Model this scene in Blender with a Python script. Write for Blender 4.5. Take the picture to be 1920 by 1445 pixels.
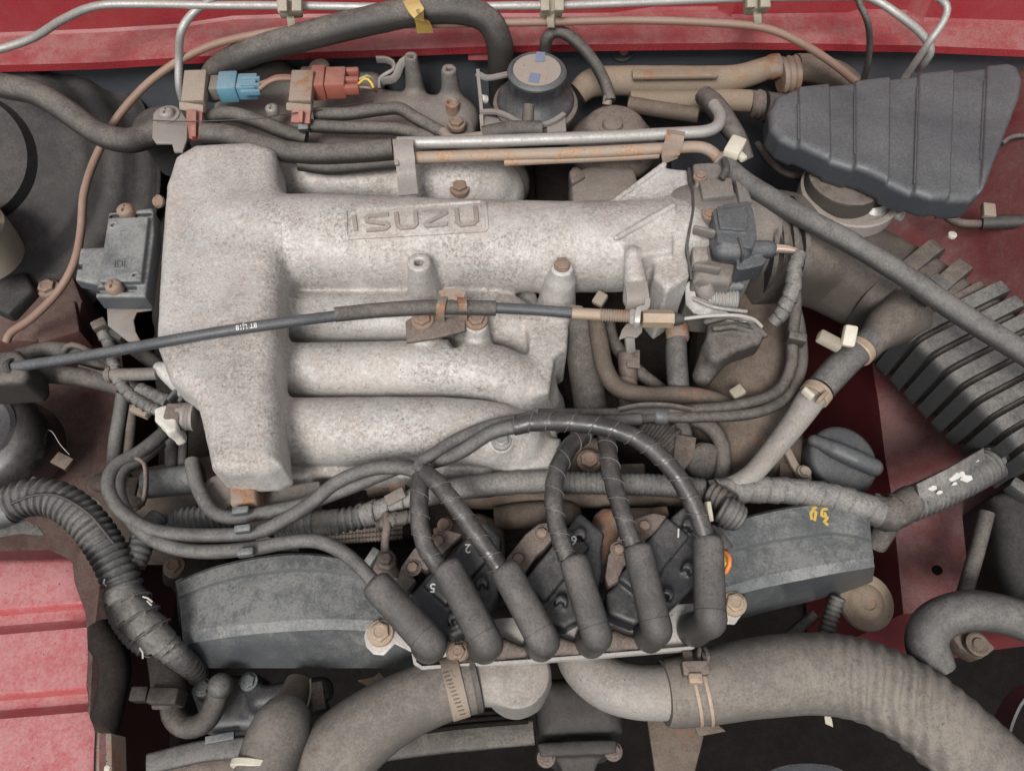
import bpy, bmesh, math, random
import numpy as np
from mathutils import Vector, Matrix, noise
from mathutils.bvhtree import BVHTree

for o in list(bpy.data.objects): bpy.data.objects.remove(o)
scene = bpy.context.scene
COL = scene.collection
R = math.radians
random.seed(7)

# ------------------------------------------------------------------ camera
Z0 = 0.95                       # height of the plenum top above the ground, metres
F = 1450.0                      # focal length in photograph pixels (1920 wide)
TILT = R(30)                    # camera looks this far away from straight down, toward the firewall
DIST = 0.82
CD = Vector((0, math.sin(TILT), -math.cos(TILT)))
CU = Vector((0, math.cos(TILT), math.sin(TILT)))
CR = Vector((1, 0, 0))
CPOS = Vector((0, 0, Z0)) - CD * DIST
cam_d = bpy.data.cameras.new('camera'); cam = bpy.data.objects.new('camera', cam_d); COL.objects.link(cam)
cam.location = CPOS; cam.rotation_euler = (TILT, 0, 0)
cam_d.sensor_fit = 'HORIZONTAL'; cam_d.sensor_width = 36.0; cam_d.lens = 36.0 * F / 1920.0
cam_d.clip_start = 0.02; cam_d.clip_end = 200
scene.camera = cam

# ------------------------------------------------------------------ daylight: bright overcast
SUN_EL, SUN_AZ = 52, 195
w = bpy.data.worlds.new('World'); scene.world = w; w.use_nodes = True
wn, wl = w.node_tree.nodes, w.node_tree.links
bg = wn['Background']; sky = wn.new('ShaderNodeTexSky'); sky.sky_type = 'NISHITA'; sky.sun_disc = False
sky.sun_elevation = R(SUN_EL); sky.sun_rotation = R(SUN_AZ); sky.air_density = 1.0; sky.dust_density = 3.0; sky.ozone_density = 1.0
hs = wn.new('ShaderNodeHueSaturation'); hs.inputs['Saturation'].default_value = 0.22
wl.new(sky.outputs[0], hs.inputs['Color']); wl.new(hs.outputs[0], bg.inputs['Color'])
bg.inputs['Strength'].default_value = 0.072
sl = bpy.data.lights.new('sun', 'SUN'); sl.energy = 1.5; sl.angle = R(18); sl.color = (1.0, 0.975, 0.94)
so = bpy.data.objects.new('sun', sl); COL.objects.link(so)
so.location = (0, -2, 4)
sv = Vector((math.sin(R(SUN_AZ)) * math.cos(R(SUN_EL)), math.cos(R(SUN_AZ)) * math.cos(R(SUN_EL)), math.sin(R(SUN_EL))))
so.rotation_euler = sv.to_track_quat('Z', 'Y').to_euler()
scene.view_settings.view_transform = 'Standard'; scene.view_settings.look = 'None'
scene.view_settings.exposure = 0.84; scene.view_settings.gamma = 1.0
scene.view_settings.use_curve_mapping = False

# ------------------------------------------------------------------ helpers
def ray(x, y): return CD * F + CR * (x - 960.0) + CU * (722.5 - y)
def P(x, y, h=0.0):             # photograph pixel + height above the plenum top (m) -> point
    r = ray(x, y); return CPOS + r * ((Z0 + h - CPOS.z) / r.z)
def px(v): return (v - CPOS).dot(CD) / F      # metres per photograph pixel at a point
def P3(t): return P(t[0], t[1], t[2] if len(t) > 2 else 0.0)

MATS = {}
def col(c): return (c[0], c[1], c[2], 1)
def mat(key, base, dust=(0.27, 0.235, 0.205), amt=0.5, rough=0.6, metal=0.0, bump=0.25, speck=0.35, rust=0.0, grain=420, spec=0.4,
        rustcol=(0.20, 0.085, 0.04), blot=0.35, light=0.0, lightcol=(0.6, 0.58, 0.55), stain=0.0, fleck=0.3, cloud=.7, grit=.5):
    m = bpy.data.materials.new(key); m.use_nodes = True
    n, l = m.node_tree.nodes, m.node_tree.links
    b = n['Principled BSDF']
    g = n.new('ShaderNodeNewGeometry')
    def noi(scale, det, rgh=0.55):
        t = n.new('ShaderNodeTexNoise'); t.inputs['Scale'].default_value = scale
        t.inputs['Detail'].default_value = det; t.inputs['Roughness'].default_value = rgh
        l.new(g.outputs['Position'], t.inputs['Vector']); return t.outputs['Fac']
    def mth(op, a, bb=None, clamp=False):
        t = n.new('ShaderNodeMath'); t.operation = op; t.use_clamp = clamp
        for i, v in enumerate((a, bb)):
            if v is None: continue
            if isinstance(v, (int, float)): t.inputs[i].default_value = v
            else: l.new(v, t.inputs[i])
        return t.outputs[0]
    def rng(v, a, bb, c=0.0, d=1.0):
        t = n.new('ShaderNodeMapRange'); t.clamp = True
        for i, q in enumerate((a, bb, c, d)): t.inputs[i + 1].default_value = q
        l.new(v, t.inputs[0]); return t.outputs[0]
    def mix(f, a, bb, bt='MIX'):
        t = n.new('ShaderNodeMix'); t.data_type = 'RGBA'; t.blend_type = bt
        for i, v in ((0, f), (6, a), (7, bb)):
            if isinstance(v, tuple): t.inputs[i].default_value = col(v)
            elif isinstance(v, (int, float)): t.inputs[i].default_value = v
            else: l.new(v, t.inputs[i])
        return t.outputs[2]
    A, B, C = noi(11, 5), noi(75, 6, 0.65), noi(grain, 4, 0.7)
    sx = n.new('ShaderNodeSeparateXYZ'); l.new(g.outputs['Normal'], sx.inputs[0])
    up = rng(sx.outputs[2], 0.05, 0.95, 0.10, 1.12)  # settled dust, steepened to paint lit tops and shaded sides into the colour
    d1 = rng(A, 0.28, 0.70, 1.0 - blot * 1.6, 1.0 + blot)
    d2 = mth('MULTIPLY', rng(B, 0.30, 0.70, 1.0 - .65 * cloud, 1.0 + .55 * cloud), mth('MULTIPLY', rng(noi(24, 8, 0.78), 0.36, 0.64, 1.0 - .35 * cloud, 1.0 + .3 * cloud), rng(noi(grain * .8, 5, .8), 0.36, 0.64, 1.0 - grit, 1.0 + grit)))
    dust_toplight = mth('MULTIPLY', mth('MULTIPLY', up, d1), mth('MULTIPLY', d2, amt), True)
    c0 = mix(rng(B, 0.3, 0.7, 0.0, 0.35 * cloud), base, tuple(v * 0.6 for v in base))
    c1 = mix(dust_toplight, c0, dust)
    if stain > 0:
        sn = rng(noi(9, 6, 0.7), 0.44, 0.60)
        c1 = mix(mth('MULTIPLY', sn, rng(noi(170, 6, 0.85), 0.40, 0.62, 0.0, stain)), c1, (0.205, 0.152, 0.118))
        c1 = mix(mth('MULTIPLY', rng(noi(13, 6, .7), .47, .62), rng(noi(260, 5, 0.8), 0.46, 0.60, 0.0, stain)), c1, (0.085, 0.07, 0.06))
    c1 = mix(rng(noi(grain * 1.7, 3, 0.6), 0.60, 0.74, 0.0, fleck), c1, tuple(min(1, v * 1.9) for v in dust))
    if light > 0:
        c1 = mix(mth('MULTIPLY', rng(noi(16, 6, .7), .38, .58, .25, 1.0), rng(noi(grain * 0.6, 6, 0.82), 0.46, 0.60, 0.0, light)), c1, lightcol)
    if speck > 0:
        c1 = mix(rng(C, 0.52, 0.70, 0.0, speck), c1, tuple(v * 0.35 for v in dust))
    if rust > 0:
        rn = noi(38, 6, 0.7)
        c1 = mix(rng(rn, 0.62 - 0.25 * rust, 0.72 - 0.22 * rust, 0.0, min(1, 0.5 + rust * 0.5)), c1, mix(rng(C, .4, .6), rustcol, tuple(min(1, v * 1.9) for v in rustcol)))
    l.new(c1, b.inputs['Base Color'])
    l.new(rng(dust_toplight, 0.0, 0.8, rough, min(0.95, rough + 0.3)), b.inputs['Roughness'])
    if metal > 0: l.new(rng(dust_toplight, 0.0, 0.9, metal, metal * 0.35), b.inputs['Metallic'])
    b.inputs['Specular IOR Level'].default_value = spec
    bp = n.new('ShaderNodeBump'); bp.inputs['Strength'].default_value = bump; bp.inputs['Distance'].default_value = 0.0015
    l.new(mth('ADD', mth('MULTIPLY', C, 0.7), B), bp.inputs['Height']); l.new(bp.outputs[0], b.inputs['Normal'])
    MATS[key] = m; return m

BROWN = (0.235, 0.195, 0.165); GREY = (0.27, 0.25, 0.23)
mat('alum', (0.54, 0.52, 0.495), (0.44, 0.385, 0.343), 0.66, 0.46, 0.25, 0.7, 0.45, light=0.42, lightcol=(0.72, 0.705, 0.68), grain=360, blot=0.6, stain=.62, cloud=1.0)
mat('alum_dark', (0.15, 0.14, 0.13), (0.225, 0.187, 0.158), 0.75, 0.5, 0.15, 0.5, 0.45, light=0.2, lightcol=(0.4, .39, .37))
mat('alum_mid', (0.34, 0.31, 0.285), (0.27, 0.215, 0.18), 0.6, 0.5, 0.3, 0.45, 0.4, light=0.3)
mat('pipe_alum', (0.33, 0.31, 0.285), (0.28, 0.24, 0.205), 0.6, 0.5, 0.25, 0.4, 0.35, light=0.25, stain=.5, cloud=1)
mat('rubber', (0.026, 0.024, 0.023), (0.155, 0.135, 0.118), 0.78, 0.48, 0.0, 0.22, 0.25)
mat('rubber_grey', (0.042, 0.041, 0.040), (0.168, 0.157, 0.146), 0.8, 0.42, 0.0, 0.15, 0.15, blot=.25)
mat('rubber_dark', (0.030, 0.030, 0.030), (0.13, 0.118, 0.105), 0.4, 0.5, 0.0, 0.15, 0.15)
mat('boot', (0.042, 0.040, 0.038), (0.142, 0.128, 0.118), 0.75, 0.45, 0.0, 0.12, 0.15, blot=.35)
mat('radhose', (0.085, 0.077, 0.069), (0.225, 0.196, 0.168), 0.8, 0.65, 0.0, 0.25, 0.3)
mat('plastic', (0.036, 0.040, 0.047), (0.130, 0.131, 0.131), 0.62, 0.32, 0.0, 0.03, 0.05, spec=.5, cloud=.2, blot=.3)
mat('plastic_grey', (0.060, 0.068, 0.078), (0.245, 0.245, 0.23), 0.75, 0.36, 0.0, 0.2, 0.25, spec=.5, blot=.55)
mat('plastic_brown', (0.055, 0.047, 0.041), (0.172, 0.143, 0.12), 0.8, 0.6, 0.0, 0.2, 0.2)
mat('conduit', (0.034, 0.035, 0.037), (0.178, 0.168, 0.153), 0.8, 0.45, 0.0, 0.15, 0.2)
mat('wrap', (0.018, 0.018, 0.019), (0.13, 0.115, 0.105), 0.5, 0.24, 0.0, 0.08, 0.1, spec=.55, blot=.5)
mat('cover', (0.070, 0.076, 0.083), (0.215, 0.214, 0.203), 0.78, 0.34, 0.0, 0.3, 0.4, spec=.5, blot=.7, cloud=1.0, grit=.6)
mat('drum', (0.035, 0.032, 0.03), (0.085, 0.074, 0.067), .7, .6, .1, .3, .3)
mat('wrapedge', (0.10, 0.092, 0.085), (0.24, 0.21, 0.19), 0.6, 0.6, 0, 0.1, 0.4)
mat('tape', (0.06, 0.058, 0.055), (0.27, 0.25, 0.23), 0.75, 0.42, 0.0, 0.35, 0.25)
mat('coil', (0.018, 0.020, 0.025), (0.115, 0.108, 0.102), 0.5, 0.32, 0.0, 0.35, 0.25, blot=.5, spec=.5)
mat('core', (0.070, 0.056, 0.048), (0.215, 0.17, 0.145), 0.8, 0.65, 0.1, 0.45, 0.45)
mat('zinc', (0.42, 0.41, 0.39), (0.30, 0.27, 0.24), 0.45, 0.42, 0.5, 0.25, 0.3, light=.3)
mat('steel', (0.30, 0.28, 0.26), (0.29, 0.25, 0.22), 0.55, 0.5, 0.4, 0.3, 0.3, rust=.12)
mat('plate', (0.55, 0.53, 0.50), (0.40, 0.35, 0.31), 0.45, 0.4, 0.45, 0.3, 0.4)
mat('rusty', (0.30, 0.23, 0.18), (0.27, 0.22, 0.185), 0.5, 0.65, 0.2, 0.45, 0.35, rust=.55)
mat('rust_tube', (0.36, 0.29, 0.23), (0.33, 0.27, 0.22), 0.4, 0.6, 0.2, 0.4, 0.3, rust=.6, rustcol=(0.27, 0.165, 0.105))
mat('bolt_rust', (0.26, 0.18, 0.135), (0.32, 0.24, 0.19), 0.5, 0.6, 0.25, 0.35, 0.3, rust=.3)
mat('bolt_gold', (0.42, 0.32, 0.22), (0.40, 0.31, 0.25), 0.5, 0.5, 0.35, 0.3, 0.3, rust=.2)
mat('copper', (0.25, 0.155, 0.115), (0.31, 0.22, 0.175), 0.5, 0.5, 0.2, 0.15, 0.15)
mat('tan', (0.23, 0.18, 0.135), (0.29, 0.225, 0.165), 0.7, 0.7, 0.1, 0.35, 0.4, rust=.22)
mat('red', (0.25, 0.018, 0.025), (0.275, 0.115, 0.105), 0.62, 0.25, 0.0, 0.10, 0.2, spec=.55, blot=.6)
mat('red_skysheen', (0.38, 0.040, 0.050), (0.43, 0.185, 0.18), 0.75, 0.22, 0.0, 0.08, 0.12, spec=.55, blot=.3, light=.12, lightcol=(.65, .5, .47))  # body red lightened, sky sheen painted in as pink
mat('red_shaded', (0.155, 0.024, 0.027), (0.195, 0.11, 0.104), 0.75, 0.42, 0.0, 0.2, 0.25, blot=.5)  # body red darkened to paint in hood and fender shading
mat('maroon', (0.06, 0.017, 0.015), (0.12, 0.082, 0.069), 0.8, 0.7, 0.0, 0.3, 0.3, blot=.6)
mat('grime_shade', (0.016, 0.013, 0.012), (0.05, 0.041, 0.036), 0.5, 0.85, 0.0, 0.6, 0.3, spec=.12)  # grimy dark, deepened so gap shade is put into the colour
mat('black', (0.008, 0.007, 0.007), (0.022, 0.019, 0.017), 0.35, 0.9, 0.0, 0.4, 0.2, spec=.04)  # near black; on the bay floor it paints in deep gap shade
mat('firewall', (0.055, 0.061, 0.072), (0.15, 0.14, 0.132), 0.5, 0.6, 0.0, 0.35, 0.3, blot=.5)
mat('booster', (0.016, 0.016, 0.017), (0.078, 0.070, 0.066), 0.7, 0.6, 0.0, 0.45, 0.4, blot=.4)
mat('brownmetal', (0.085, 0.066, 0.052), (0.185, 0.143, 0.112), 0.8, 0.6, 0.15, 0.35, 0.35, rust=.15)
mat('cream', (0.62, 0.57, 0.46), (0.46, 0.40, 0.33), 0.3, 0.5, 0.0, 0.1, 0.1)
mat('cream_dirty', (0.36, 0.325, 0.25), (0.27, 0.225, 0.175), 0.5, 0.55, 0.0, 0.15, 0.2)
mat('whiteplastic', (0.62, 0.59, 0.53), (0.50, 0.45, 0.40), 0.35, 0.5, 0.0, 0.2, 0.2)
mat('blue', (0.10, 0.24, 0.32), (0.27, 0.30, 0.31), 0.45, 0.45, 0.0, 0.1, 0.15)
mat('redbrown', (0.29, 0.085, 0.06), (0.33, 0.19, 0.155), 0.5, 0.45, 0.0, 0.12, 0.15)
mat('tanclip', (0.27, 0.215, 0.165), (0.32, 0.265, 0.215), 0.5, 0.6, 0.0, 0.25, 0.25)
mat('yellowfoil', (0.62, 0.42, 0.10), (0.62, 0.50, 0.28), 0.4, 0.3, 0.2, 0.1, 0.05)
mat('white', (0.72, 0.70, 0.66), (0.5, 0.46, 0.42), 0.2, 0.6, 0, 0.1, 0.15)
mat('yellow', (0.65, 0.42, 0.06), (0.5, 0.42, 0.25), 0.15, 0.6, 0, 0.1, 0.1)
mat('orange', (0.75, 0.20, 0.03), (0.6, 0.35, 0.2), 0.15, 0.4, 0, 0.05, 0.0)
mat('pinkwire', (0.45, 0.20, 0.17), (0.40, 0.28, 0.23), 0.4, 0.5, 0, 0.1, 0.1)
mat('greenwire', (0.32, 0.33, 0.20), (0.40, 0.36, 0.28), 0.4, 0.5, 0, 0.1, 0.1)
mat('bluemark', (0.13, 0.18, 0.32), (0.25, 0.24, 0.25), 0.35, 0.6, 0, 0.1, 0.1)
mat('paperlabel', (0.33, 0.275, 0.235), (0.30, 0.245, 0.205), 0.5, 0.7, 0, 0.15, 0.2)
mat('innercable', (0.60, 0.57, 0.52), (0.5, 0.45, 0.4), 0.25, 0.35, 0.4, 0.2, 0.1)

def link(me, name, parent, m, sharp=42):
    me.materials.append(MATS[m])
    me.shade_smooth()
    if sharp: me.set_sharp_from_angle(angle=R(sharp))
    o = bpy.data.objects.new(name, me); COL.objects.link(o)
    if parent is not None: o.parent = parent
    return o
def T(name, label, cat, group=None):
    o = bpy.data.objects.new(name, None); COL.objects.link(o); o.empty_display_size = 0.02
    return S(o, label, cat, group)
def S(o, label, cat, group=None):
    o['label'] = label; o['category'] = cat
    if group: o['group'] = group
    return o
def setting(o): o['kind'] = 'structure'; return o

def catmull(pts, step):
    """pts: list of numpy rows (any dimension, first 3 = xyz); resampled evenly along the curve."""
    p = [np.array(q, float) for q in pts]
    if len(p) == 2:
        L = np.linalg.norm(p[1][:3] - p[0][:3]); n = max(2, int(L / step) + 1)
        return [p[0] + (p[1] - p[0]) * t for t in np.linspace(0, 1, n)]
    p = [2 * p[0] - p[1]] + p + [2 * p[-1] - p[-2]]
    fine = []
    for i in range(1, len(p) - 2):
        a, b, c, d = p[i - 1:i + 3]
        for t in np.linspace(0, 1, 24, endpoint=False):
            fine.append(0.5 * ((2 * b) + (-a + c) * t + (2 * a - 5 * b + 4 * c - d) * t * t + (-a + 3 * b - 3 * c + d) * t ** 3))
    fine.append(p[-2]); fine = np.array(fine)
    s = np.concatenate([[0], np.cumsum(np.linalg.norm(np.diff(fine[:, :3], axis=0), axis=1))])
    n = max(3, int(s[-1] / step) + 1); q = np.linspace(0, s[-1], n)
    return list(np.stack([np.interp(q, s, fine[:, k]) for k in range(fine.shape[1])], 1))

def tube(parent, name, pts, r, m, seg=14, step=0.006, corr=None, spiral=None, sq=None, caps=True, wob=0.015, taper=None, up0=None, edge=0):
    """pts (x,y,h[,r px]); r in photograph pixels. corr=(period m, depth); spiral=(period m, depth); sq=(width/height ratio, exponent)."""
    rows = []
    for t in pts:
        v = P3(t); rp = t[3] if len(t) > 3 else r
        rows.append((v.x, v.y, v.z, rp * px(v)))
    if corr: step = corr[0] / 6.0
    if spiral: step = min(step, spiral[0] / 8.0); seg = max(seg, 20)
    sm = catmull(rows, step)
    n = len(sm); c = [Vector(q[:3]) for q in sm]; rad = [q[3] for q in sm]
    tang = [(c[min(i + 1, n - 1)] - c[max(i - 1, 0)]).normalized() for i in range(n)]
    nrm = Vector(up0) if up0 else Vector((0, 0, 1))
    if abs(nrm.dot(tang[0])) > 0.95: nrm = Vector((0, 1, 0))
    nrm = (nrm - tang[0] * nrm.dot(tang[0])).normalized()
    verts, faces = [], []; s = 0.0; off = random.random() * 50
    wp = lambda q_: q_ + 0.35 * (spiral[0] if spiral else 0) * noise.noise(Vector((q_ * 28, off, 9)))
    for i in range(n):
        if i:
            s += (c[i] - c[i - 1]).length
            nrm = (nrm - tang[i] * nrm.dot(tang[i])).normalized()
        bn = tang[i].cross(nrm)
        seamk = seg // 4 if (m in ('rubber', 'rubber_grey', 'radhose', 'rubber_dark') and not spiral and not corr and not sq and rad[i] > .006) else -1
        rr = rad[i] * (1 + wob * noise.noise(Vector((s * 30, off, 0))) * 2)
        if corr:
            ph = (s / corr[0]) % 1.0
            rr *= 1 + corr[1] * (1.0 if 0.2 < ph < 0.62 else (-1.0 if ph > 0.75 or ph < 0.07 else 0.0))
        for k in range(seg):
            a = 2 * math.pi * k / seg; q = rr
            if spiral:
                ph = (wp(s) / spiral[0] + k / seg) % 1.0
                q = rr * (1 + spiral[1] * (ph - 0.4))
            if k == seamk: q = q * 1.045
            ca, sa = math.cos(a), math.sin(a)
            if sq:
                e = 2.0 / sq[1]
                ca = math.copysign(abs(ca) ** e, ca); sa = math.copysign(abs(sa) ** e, sa) * sq[0]
            verts.append(c[i] + nrm * (ca * q) + bn * (sa * q))
    for i in range(n - 1):
        for k in range(seg):
            k2 = (k + 1) % seg
            faces.append((i * seg + k, i * seg + k2, (i + 1) * seg + k2, (i + 1) * seg + k))
    if caps: faces.append(tuple(range(seg - 1, -1, -1))); faces.append(tuple((n - 1) * seg + k for k in range(seg)))
    me = bpy.data.meshes.new(name); me.from_pydata(verts, [], faces)
    o = link(me, name, parent, m, (30 if spiral else 50) if not corr else 75)
    if spiral and edge:
        # frayed light edge of the wrap, a thin cord following the helix
        hv, hf, prev = [], [], None; nn = Vector((0, 0, 1)) if not up0 else Vector(up0)
        S_ = [0.0]
        for i in range(1, n): S_.append(S_[-1] + (c[i] - c[i - 1]).length)
        pts_ = []; q = 0.0
        while q < S_[-1]:
            i = min(n - 2, max(0, int(np.searchsorted(S_, q)) - 1)); f_ = (q - S_[i]) / max(1e-9, S_[i + 1] - S_[i])
            k_ = (-(wp(q) / spiral[0])) % 1.0 * seg; k0 = int(k_) % seg; k1 = (k0 + 1) % seg; fk = k_ - int(k_)
            a_ = Vector(verts[i * seg + k0]).lerp(Vector(verts[i * seg + k1]), fk); b_ = Vector(verts[(i + 1) * seg + k0]).lerp(Vector(verts[(i + 1) * seg + k1]), fk)
            p_ = a_.lerp(b_, f_); ce = c[i].lerp(c[i + 1], f_); od = (p_ - ce).normalized()
            pts_.append((ce + od * (rad[i] * (1 + spiral[1] * .55)), od, tang[i])); q += spiral[0] / 28
        er = edge * px(c[0])
        for p_, od, tg in pts_: hv += [p_ + od * er, p_ + tg * er, p_ - od * er * 1.5, p_ - tg * er]
        for i in range(len(pts_) - 1):
            for k in range(4): hf.append((i * 4 + k, i * 4 + (k + 1) % 4, i * 4 + 4 + (k + 1) % 4, i * 4 + 4 + k))
        hm = bpy.data.meshes.new('wrap_edge'); hm.from_pydata(hv, [], hf); link(hm, 'wrap_edge', o, 'wrapedge', 0)
    return o

def bm_obj(bm, name, parent, m, sharp=42):
    bmesh.ops.recalc_face_normals(bm, faces=bm.faces)
    me = bpy.data.meshes.new(name); bm.to_mesh(me); bm.free()
    return link(me, name, parent, m, sharp)

def prism(parent, name, outline, h, thick, m, bev=0.0015, holes=None):
    """outline of the visible top face, (x,y) or (x,y,h); walls go straight down by thick."""
    bm = bmesh.new()
    top = [bm.verts.new(P(q[0], q[1], q[2] if len(q) > 2 else h)) for q in outline]
    bot = [bm.verts.new(v.co - Vector((0, 0, thick))) for v in top]
    n = len(top)
    bm.faces.new(top); bm.faces.new(bot[::-1])
    for i in range(n): bm.faces.new((top[i], bot[i], bot[(i + 1) % n], top[(i + 1) % n]))
    bmesh.ops.recalc_face_normals(bm, faces=bm.faces)
    if bev: bmesh.ops.bevel(bm, geom=list(bm.edges), offset=bev, segments=2, profile=0.5, affect='EDGES', clamp_overlap=True)
    bmesh.ops.triangulate(bm, faces=[f for f in bm.faces if len(f.verts) > 4])
    return bm_obj(bm, name, parent, m)

def bar(parent, name, a, b, wpx, thick, m, bev=0.0012, up=(0, 0, 1), seg=2):
    """box from pixel point a to b; wpx wide, thick metres high (centred on the line)."""
    A, B = P3(a), P3(b); ax = (B - A); L = ax.length; ax.normalize()
    u = Vector(up); u = (u - ax * u.dot(ax)).normalized(); sd = ax.cross(u)
    wd = wpx * px((A + B) / 2) / 2
    bm = bmesh.new(); vs = []
    for t in (0, L):
        for s1, s2 in ((-1, -1), (1, -1), (1, 1), (-1, 1)):
            vs.append(bm.verts.new(A + ax * t + sd * (wd * s1) + u * (thick / 2 * s2)))
    for f in ((0, 1, 2, 3), (7, 6, 5, 4), (0, 4, 5, 1), (1, 5, 6, 2), (2, 6, 7, 3), (3, 7, 4, 0)): bm.faces.new([vs[i] for i in f])
    bmesh.ops.recalc_face_normals(bm, faces=bm.faces)
    if bev: bmesh.ops.bevel(bm, geom=list(bm.edges), offset=min(bev, wd * .6, thick * .4), segments=seg, profile=0.5, affect='EDGES')
    return bm_obj(bm, name, parent, m)

def ribbon(parent, name, pts, wpx, thick, m, wdir=None, bev=0.0006, smooth=True):
    """flat strip bent along a path; width lies along wdir (world vector) or horizontally across the path."""
    rows = [tuple(P3(t)) + ((t[3] if len(t) > 3 else wpx),) for t in pts]
    sm = catmull(rows, 0.004) if smooth else [np.array(r_) for r_ in rows]
    n = len(sm); c = [Vector(q[:3]) for q in sm]
    bm = bmesh.new(); rings = []
    for i in range(n):
        t = (c[min(i + 1, n - 1)] - c[max(i - 1, 0)]).normalized()
        if wdir: wv = Vector(wdir); wv = (wv - t * wv.dot(t)).normalized()
        else:
            wv = t.cross(Vector((0, 0, 1)))
            wv = wv.normalized() if wv.length > 1e-4 else Vector((1, 0, 0))
        nn = t.cross(wv).normalized(); hw = sm[i][3] * px(c[i]) / 2; ht = thick / 2
        rings.append([bm.verts.new(c[i] + wv * (hw * a) + nn * (ht * b)) for a, b in ((-1, -1), (1, -1), (1, 1), (-1, 1))])
    for i in range(n - 1):
        for k in range(4): bm.faces.new((rings[i][k], rings[i][(k + 1) % 4], rings[i + 1][(k + 1) % 4], rings[i + 1][k]))
    bm.faces.new(rings[0][::-1]); bm.faces.new(rings[-1])
    return bm_obj(bm, name, parent, m, 35)

def lathe(parent, name, at, prof, m, axis=(0, 0, 1), seg=32, sharp=38, scale=None, ell=None):
    """prof: (radius px, height px along axis) from the base up; closed onto the axis at both ends."""
    c = P3(at); k = scale or px(c); ax = Vector(axis).normalized()
    u = Vector((0, 1, 0)) if abs(ax.y) < 0.9 else Vector((0, 0, 1))
    u = (u - ax * u.dot(ax)).normalized(); v = ax.cross(u)
    verts, faces = [], []
    for r, z in prof:
        for j in range(seg):
            a = 2 * math.pi * j / seg
            verts.append(c + ax * (z * k) + u * (r * k * math.cos(a)) + v * (r * k * math.sin(a)))
    n = len(prof)
    for i in range(n - 1):
        for j in range(seg):
            j2 = (j + 1) % seg; faces.append((i * seg + j, i * seg + j2, (i + 1) * seg + j2, (i + 1) * seg + j))
    faces.append(tuple(range(seg - 1, -1, -1))); faces.append(tuple((n - 1) * seg + j for j in range(seg)))
    me = bpy.data.meshes.new(name); me.from_pydata(verts, [], faces)
    return link(me, name, parent, m, sharp)

def bolt(parent, x, y, h, r, m='bolt_rust', axis=(0, 0, 1), washer=1.45, name='bolt', head=0.75, mark=True):
    c = P(x, y, h); k = px(c) * r; ax = Vector(axis).normalized()
    u = Vector((0, 1, 0)) if abs(ax.y) < 0.9 else Vector((1, 0, 0))
    u = (u - ax * u.dot(ax)).normalized(); v = ax.cross(u); rot = random.random()
    verts, faces = [], []
    def ring(rad, z, n=24, hexa=False):
        b = len(verts)
        for j in range(n):
            a = 2 * math.pi * (j / n) + rot
            q = rad
            if hexa: q = rad / max(0.866, math.cos(((a - rot) % (math.pi / 3)) - math.pi / 6)) * 0.93
            verts.append(c + ax * z + u * (q * math.cos(a)) + v * (q * math.sin(a)))
        return b
    rs = [ring(k * washer, -0.5 * k), ring(k * washer, 0.0), ring(k * washer * .97, 0.12 * k), ring(k * 1.02, 0.18 * k, hexa=True), ring(k, head * k * .9, hexa=True), ring(k * .88, head * k)]
    if mark: rs += [ring(k * .62, head * k), ring(k * .55, head * k - .08 * k), ring(k * .3, head * k - .08 * k)]
    for a, b in zip(rs, rs[1:]):
        for j in range(24): faces.append((a + j, a + (j + 1) % 24, b + (j + 1) % 24, b + j))
    faces.append(tuple(rs[-1] + j for j in range(24))); faces.append(tuple(rs[0] + j for j in range(23, -1, -1)))
    me = bpy.data.meshes.new(name); me.from_pydata(verts, [], faces)
    return link(me, name, parent, m, 30)

def screw(parent, x, y, h, r, m='bolt_rust', axis=(0, 0, 1)):
    """pan-head screw with a cross recess cut as geometry"""
    c = P(x, y, h); k = px(c) * r; ax = Vector(axis).normalized()
    u = Vector((1, 0, 0)); u = (u - ax * u.dot(ax)).normalized(); v = ax.cross(u)
    N = 13; verts, faces = [], []
    for i in range(N):
        for j in range(N):
            a, b = (i / (N - 1)) * 2 - 1, (j / (N - 1)) * 2 - 1
            # square to disc
            X, Y = a * math.sqrt(1 - b * b / 2), b * math.sqrt(1 - a * a / 2)
            rr = math.hypot(X, Y); z = 0.75 - 0.35 * rr ** 4
            if (abs(X) < 0.12 and abs(Y) < 0.6) or (abs(Y) < 0.12 and abs(X) < 0.6): z -= 0.32
            verts.append(c + u * (X * k) + v * (Y * k) + ax * (z * k))
    for i in range(N - 1):
        for j in range(N - 1): faces.append((i * N + j, (i + 1) * N + j, (i + 1) * N + j + 1, i * N + j + 1))
    rim = [i * N for i in range(N)] + [(N - 1) * N + j for j in range(1, N)] + [i * N + N - 1 for i in range(N - 2, -1, -1)] + [j for j in range(N - 2, 0, -1)]
    b0 = len(verts)
    for q in rim: verts.append(verts[q] - ax * (1.1 * k))
    L = len(rim)
    for i in range(L): faces.append((rim[i], b0 + i, b0 + (i + 1) % L, rim[(i + 1) % L]))
    faces.append(tuple(b0 + i for i in range(L)))
    bm = bmesh.new(); me = bpy.data.meshes.new('screw'); me.from_pydata(verts, [], faces); bm.from_mesh(me); bpy.data.meshes.remove(me)
    return bm_obj(bm, 'screw', parent, m, 50)

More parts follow.
